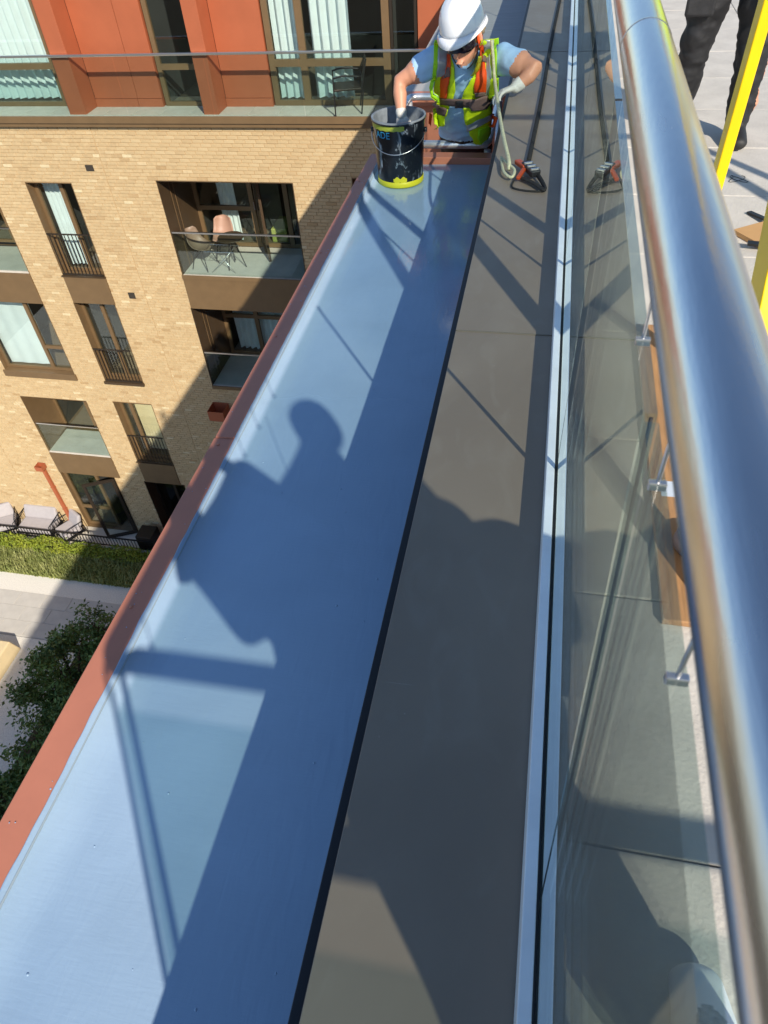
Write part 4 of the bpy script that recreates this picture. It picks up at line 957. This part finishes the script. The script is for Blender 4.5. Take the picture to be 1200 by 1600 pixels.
# ------------------------------------------------------------------ bucket
pb_ = ony(628, 262, 4.44); bc = Vector((onz(628, 278, ZB).x, 4.47, ZB + .003)); bh, r0, r1_ = .365, .137, .155
pl = thing('bucket', 'black paint bucket with pale paint drips, yellow base and wire handle', 'bucket', loc=bc)
MB().lathe([(.0, .012), (r0 - .003, .012), (r0, .018), (r0, .03), (r1_, bh)], (0, 0, 0), 48, cap=False).build('wall', 'pail_black', pl)
MB().lathe([(r1_ + .005, bh - .006), (r1_ + .006, bh + .004), (r1_ - .002, bh + .005), (r1_ - .006, bh - .004), (r0 + .004, .2), (r0, .05), (0, .05)], (0, 0, 0), 48, cap=False).build('inside', 'pail_inside', pl)
MB().lathe([(0, 0), (r0 + .002, 0), (r0 + .0045, .006), (r0 + .0045, .030), (r0 + .001, .033)], (0, 0, 0), 48, cap=False).build('base_ring', 'pail_yellow', pl)
MB().lathe([(0, .225), (r0 + .008, .226), (r0 + .0085, .228)], (0, 0, 0), 40, cap=False).build('wet_coating', 'wet_blue', pl)
MB().lathe([(r1_ + .001, bh - .012), (r1_ + .0065, bh - .012), (r1_ + .0065, bh - .004)], (0, 0, 0), 48, cap=False).build('rim', 'pail_black', pl)
def rad(z): return r0 + (r1_ - r0) * (z - .03) / (bh - .03)
def band(z0, z1, a0, a1, m, name, wob=0):
    k = MB(); k.smooth = True; n = 30; k.rings([[((rad(z) + .0012) * math.cos(a), (rad(z) + .0012) * math.sin(a), z + wob * math.sin(a * 23 + z * 90)) for a in [a0 + (a1 - a0) * q / n for q in range(n + 1)]] for z in (z0, (z0 + z1) / 2, z1)], cap=False, closed=False); return k.build(name, m, pl)
band(bh - .04, bh - .014, math.radians(195), math.radians(292), 'print_olive', 'printed_band', .002)
band(.03, .062, math.radians(262), math.radians(296), 'pail_yellow', 'base_patch', .006)
cu = bpy.data.curves.new('t', 'FONT'); cu.body = 'ADE'; cu.size = .052; cu.extrude = 0; to = bpy.data.objects.new('t', cu); C.objects.link(to)
me = bpy.data.meshes.new_from_object(to.evaluated_get(bpy.context.evaluated_depsgraph_get())); bpy.data.objects.remove(to)
bm = bmesh.new(); bm.from_mesh(me); bmesh.ops.subdivide_edges(bm, edges=bm.edges, cuts=2)
for v in bm.verts:
    a = math.radians(222) + v.co.x / .15; z = bh - .082 + v.co.y; v.co = ((rad(z) + .0016) * math.cos(a), (rad(z) + .0016) * math.sin(a), z)
bm.to_mesh(me); bm.free(); me.materials.append(MATS['print_cyan']); lt = bpy.data.objects.new('lettering', me); C.objects.link(lt); lt.parent = pl
pts = [(-(r1_ + .006) * math.cos(math.pi * t), -(r1_ + .012) * math.sin(math.pi * t) * 1.02 - .002, bh - .075 - .085 * math.sin(math.pi * t)) for t in [k / 24 for k in range(25)]]
hd = MB().tube(pts, .0024, 8).build('handle', 'silver_metal', pl)
for s in (-1, 1): MB().tube([(s * (r1_ - .005), 0, bh - .075), (s * (r1_ + .012), 0, bh - .075)], .014, 12).build('handle_boss', 'pail_black', pl)

# ------------------------------------------------------------------ ropes and rope grab on the coping
kn = onz(795, 266, ZC + .02)
p = [ony(768, 62, 4.46), ony(771, 95, 4.44), ony(773, 125, 4.40), ony(779, 170, 3.98), ony(787, 215, 3.58)]
p2 = onz(795, 250, ZC + .05)
rp = MB().tube(spline(p + [p2, kn], 6), .0085, 8).build('rope', 'rope'); tag(rp, 'pale cream rope from harness down to the coping', 'rope')
m = MB(); 
a0 = onz(826, 252, ZC + .014); a1 = onz(874, 4, ZC + .012); m.tube(spline([a0, a0.lerp(a1, .3) + Vector((.004, 0, 0)), a0.lerp(a1, .65) - Vector((.004, 0, 0)), a1, a1 + (a1 - a0) * .5], 8), .0105, 8)
tag(m.build('black_rope', 'black_rope'), 'thick black rope lying along the brown coping', 'rope')
rg = thing('rope_grab', 'black and orange rope grab with carabiner and webbing loop on coping', 'rope grab', loc=onz(818, 270, ZC))
c0 = onz(806, 262, ZC + .03); c1 = onz(840, 272, ZC + .03)
B(MB().tube(spline([onz(783, 246, ZC + .02), onz(787, 268, ZC + .022), onz(799, 277, ZC + .02), onz(804, 266, ZC + .03), onz(794, 256, ZC + .035), onz(785, 248, ZC + .02)], 6), .0065, 8), 'knot', 'rope', rg)
B(MB().bar(onz(808, 252, ZC + .03), onz(822, 262, ZC + .03), .03, .02), 'orange_cam', 'orange_metal', rg, bevel=.005)
B(MB().bar(onz(809, 279, ZC + .02), onz(819, 264, ZC + .03), .018, .016), 'orange_cam', 'orange_metal', rg, bevel=.005)
bdy = B(MB().bar(onz(821, 256, ZC + .032), onz(838, 272, ZC + .028), .045, .03), 'body', 'buckle', rg, bevel=.007)
for q in (.25, .55, .85):
    a = onz(821, 256, ZC + .032).lerp(onz(838, 272, ZC + .028), q); B(MB().bar(a + Vector((-.018, -.008, .016)), a + Vector((.018, .006, .016)), .006, .006), 'rivet_bar', 'silver_metal', bdy)
B(MB().tube(spline([onz(812, 277, ZC + .014), onz(832, 285, ZC + .016), onz(851, 297, ZC + .012), onz(848, 286, ZC + .016), onz(838, 270, ZC + .024)], 6), .011, 8, flat=.5), 'webbing_loop', 'black_rope', rg)
B(MB().tube(spline([onz(803, 282, ZC + .006), onz(800, 292, ZC + .006), onz(815, 297, ZC + .006), onz(838, 299, ZC + .006), onz(852, 298, ZC + .006)], 6), .004, 6), 'cord', 'black_rope', rg)

# ------------------------------------------------------------------ person on the terrace, black trousers
p2_ = thing('person', 'person in baggy black work trousers and boots standing on pale terrace', 'person', loc=(.80, 4.25, ZT))
bm = bmesh.new(); cx, cy = .80, 4.27
for s, fy_, kx in ((-1, .10, -.015), (1, -.02, .03)):
    hp = Vector((cx + s * .085, cy, ZT + .86)); kn_ = Vector((cx + s * .10 + kx, cy + fy_ * .5 - .03, ZT + .50)); an = Vector((cx + s * .12 + kx, cy + fy_, ZT + .11))
    loft(bm, [(hp, .105, .12, X_), (hp.lerp(kn_, .5) , .097, .105, X_), (kn_, .082, .088, X_), (kn_.lerp(an, .5), .072, .08, X_), (an + Vector((0, 0, .03)), .066, .078, X_), (an, .062, .072, X_)])
    loft(bm, [(an + Vector((0, .03, -.05)), .05, .052, X_), (an + Vector((0, -.09, -.065)), .05, .04, X_), (an + Vector((0, -.17, -.072)), .043, .032, X_)])
loft(bm, [((cx, cy, ZT + .82), .175, .125, X_), ((cx, cy, ZT + 1.0), .165, .12, X_), ((cx, cy, ZT + 1.2), .185, .125, X_), ((cx, cy, ZT + 1.38), .185, .11, X_), ((cx, cy, ZT + 1.46), .07, .065, X_)], 22)
loft(bm, [((cx, cy, ZT + 1.42), .055, .055, X_), ((cx, cy - .01, ZT + 1.55), .055, .06, X_)]); loft(bm, [((cx, cy - .02, ZT + 1.54), .045, .05, X_), ((cx, cy - .01, ZT + 1.63), .075, .09, X_), ((cx, cy, ZT + 1.70), .072, .088, X_)])
loft(bm, [((cx, cy - .115, ZT + 1.615), .012, .014, X_), ((cx, cy - .12, ZT + 1.6), .014, .012, X_)], 8)
for s in (-1, 1):
    a, b, c_ = Vector((cx + s * .20, cy, ZT + 1.38)), Vector((cx + s * .27, cy + .03, ZT + 1.10)), Vector((cx + s * .24, cy - .12, ZT + .90))
    loft(bm, [(a, .066, .068, X_), (b, .047, .05, X_), (c_, .032, .034, X_)]); hand(bm, c_, (-s * .1, -.4, -1), (-s, 0, 0), .17, .4, .1, s)
def cl2(c, n_):
    z = c.z - ZT
    if z < .095: return 1
    if z < .98 and abs(c.x - cx) < .205 : return 0
    if z > 1.47: return 3
    if z < .92: return 3
    return 2
def wr2(c): return (.016 * mnoise.noise(Vector((c.x * 9, c.y * 9, c.z * 15))) + .008 * mnoise.noise(Vector((c.x * 22, c.y * 20, c.z * 40)))) if .1 < c.z - ZT < .95 else 0
own(fuse(bm, 'body', ['trousers', 'boot', 'vest_yellow', 'skin'], .011, 4, cl2, wr2), p2_)
for s, y_ in ((-1, .02), (1, -.03)): B(MB().box(cx + s * .155 - .07, cx + s * .155 + .06, cy - .128 + y_, cy - .105 + y_, ZT + .56, ZT + .72), 'cargo_pocket', 'trousers', p2_, bevel=.012)

# ------------------------------------------------------------------ the photographer, leaning over the rail with one arm out
ph = thing('person', 'photographer in white mesh trainers whose toe shows behind the glass', 'person', loc=(.5, 0, ZT))
bm = bmesh.new()
pel = Vector((.47, -.22, -.50)); chest = Vector((.50, -.16, -.34)); nk2 = Vector((.64, -.07, .0)); hd2 = Vector((.68, -.07, .09))
sdv = Vector((.80, .55, 0))
loft(bm, [(pel, .20, .15, sdv), (pel.lerp(chest, .5), .225, .16, sdv), (chest, .225, .15, sdv), (nk2 + Vector((-.02, -.02, -.10)), .12, .09, sdv), (nk2, .065, .065, sdv)], 24)
loft(bm, [(nk2 - Vector((0, 0, .03)), .055, .055, sdv), (hd2 - Vector((0, 0, .06)), .052, .055, sdv)])
loft(bm, [(hd2 + Vector((-.03, .05, -.085)), .05, .055, sdv), (hd2 + Vector((-.02, .03, -.04)), .072, .09, sdv), (hd2 + Vector((0, 0, .035)), .078, .098, sdv)])
loft(bm, [(hd2 + Vector((-.09, .085, -.02)), .012, .014, sdv), (hd2 + Vector((-.095, .09, -.04)), .014, .012, sdv)], 8)
sL, eL2, wL2 = Vector((.36, -.25, -.24)), Vector((.14, -.31, -.30)), Vector((.035, -.12, -.07))
loft(bm, [(chest + Vector((-.05, 0, 0)), .10, .10, None), (sL, .085, .085, None), (sL.lerp(eL2, .5), .09, .09, None), (eL2, .092, .092, None), (eL2.lerp(wL2, .5), .052, .052, None), (wL2, .032, .034, None)])
sR, eR2, wR2 = Vector((.64, .0, -.25)), Vector((.40, .05, -.44)), Vector((.085, .0, -.10))
loft(bm, [(sR, .078, .078, None), (eR2, .056, .056, None), (wR2, .033, .034, None)])
loft(bm, [((.30, -.47, -.14), .08, .10, X_), ((.31, -.35, -.25), .10, .21, X_), ((.32, -.20, -.28), .11, .25, X_), ((.31, -.07, -.37), .10, .16, X_), ((.29, .03, -.45), .08, .10, X_)])  # extra bulk added to the jacket, shaped to fill out its cast shadow
hand(bm, wL2, Vector((-.3, .12, .75)), Vector((.0, 1, -.2)), .17, .5, .12, 1); hand(bm, wR2, (-.15, -.25, .8), (-.4, .8, .0), .16, .5, .1, -1)
for s, fx, fy_ in ((1, .34, .22), (-1, .41, -.36)):
    hp = pel + Vector((s * .05, s * .09, -.04)); an = Vector((fx, fy_, ZT + .10)); kn_ = hp.lerp(an, .5) + Vector((-.01, .06, 0))
    loft(bm, [(hp, .115, .12, sdv), (hp.lerp(kn_, .5), .10, .105, sdv), (kn_, .105, .11, sdv), (kn_.lerp(an, .5), .10, .105, sdv), (an + Vector((0, 0, .04)), .088, .09, sdv), (an, .075, .08, sdv)])
def cl3(c, n_):
    if c.z > -.02 and (c - hd2).length < .2: return 2
    if (c - wL2).length < .11 or (c - wR2).length < .1: return 2
    if c.z < -.62: return 1
    return 0
own(fuse(bm, 'body', ['jacket', 'trousers', 'skin'], .012, 4, cl3), ph)
bm = bmesh.new(); loft(bm, [(hd2 + Vector((.02, -.02, .0)), .085, .10, sdv), (hd2 + Vector((.01, -.01, .055)), .084, .103, sdv)]); own(fuse(bm, 'hair', ['hair'], .01, 3), ph)
bm = bmesh.new(); loft(bm, [((.43, .34, -.68), .10, .15, (0, 1, 0)), ((.52, .34, -.68), .12, .17, (0, 1, 0)), ((.60, .34, -.68), .10, .15, (0, 1, 0))]); own(fuse(bm, 'shadow_blocker', ['jacket'], .015, 3), ph)  # unseen bag shape, added with its strap to throw shade on the coping
B(MB().tube(spline([(.5, .3, -.55), (.55, .16, -.4), (.6, .0, -.16), (.62, -.1, -.12), (.6, -.3, -.3), (.52, -.42, -.5)], 5), .012, 6, flat=.3), 'blocker_strap', 'jacket', ph)
for fx, fy_, ang in ((.34, .22, .12), (.41, -.36, .35)):
    dv = Vector((-math.sin(ang), math.cos(ang), 0)); sv = Vector((dv.y, -dv.x, 0)); o_ = Vector((fx, fy_, ZT))
    bm = bmesh.new(); loft(bm, [(o_ - dv * .06 + Vector((0, 0, .055)), .036, .05, sv), (o_ + dv * .04 + Vector((0, 0, .055)), .042, .05, sv), (o_ + dv * .11 + Vector((0, 0, .042)), .049, .038, sv), (o_ + dv * .17 + Vector((0, 0, .032)), .044, .028, sv)])
    sh = own(fuse(bm, 'shoe', ['shoe', 'shoe_mesh'], .006, 4, lambda c, n_, o_=o_, dv=dv, sv=sv: 1 if ((c - o_).dot(dv) - .07) ** 2 / .062 ** 2 + (c - o_).dot(sv) ** 2 / .03 ** 2 < 1 and n_.z > .3 else 0), ph)
    k = MB(); n = 28; prof = [((.052 if t < .5 else .046) * math.sin(2 * math.pi * t), 0) for t in (0,)]
    ring = []
    for q in range(n):
        a = 2 * math.pi * q / n; l_ = math.cos(a) * (.135) + .055; wv = math.sin(a) * (.049 - .006 * (l_ < .03)); ring.append(o_ + dv * l_ + sv * wv)
    k.rings([[p for p in ring], [p + Vector((0, 0, .022)) for p in ring]]); B(k, 'sole', 'shoe', sh, bevel=.006)
ph.location += Vector((.05, -.06, 0))
phn = MB(); q = -fw * .016
c_ = [q + rt * a * .036 - dn * b * .075 + fw * e * .004 for e in (-1, 1) for a, b in ((-1, -1), (1, -1), (1, 1), (-1, 1))]
phn._add(c_, [(0, 1, 2, 3), (7, 6, 5, 4), (0, 4, 5, 1), (1, 5, 6, 2), (2, 6, 7, 3), (3, 7, 4, 0)]); tag(phn.build('phone', 'phone'), 'black phone held out over the handrail by the photographer', 'phone')
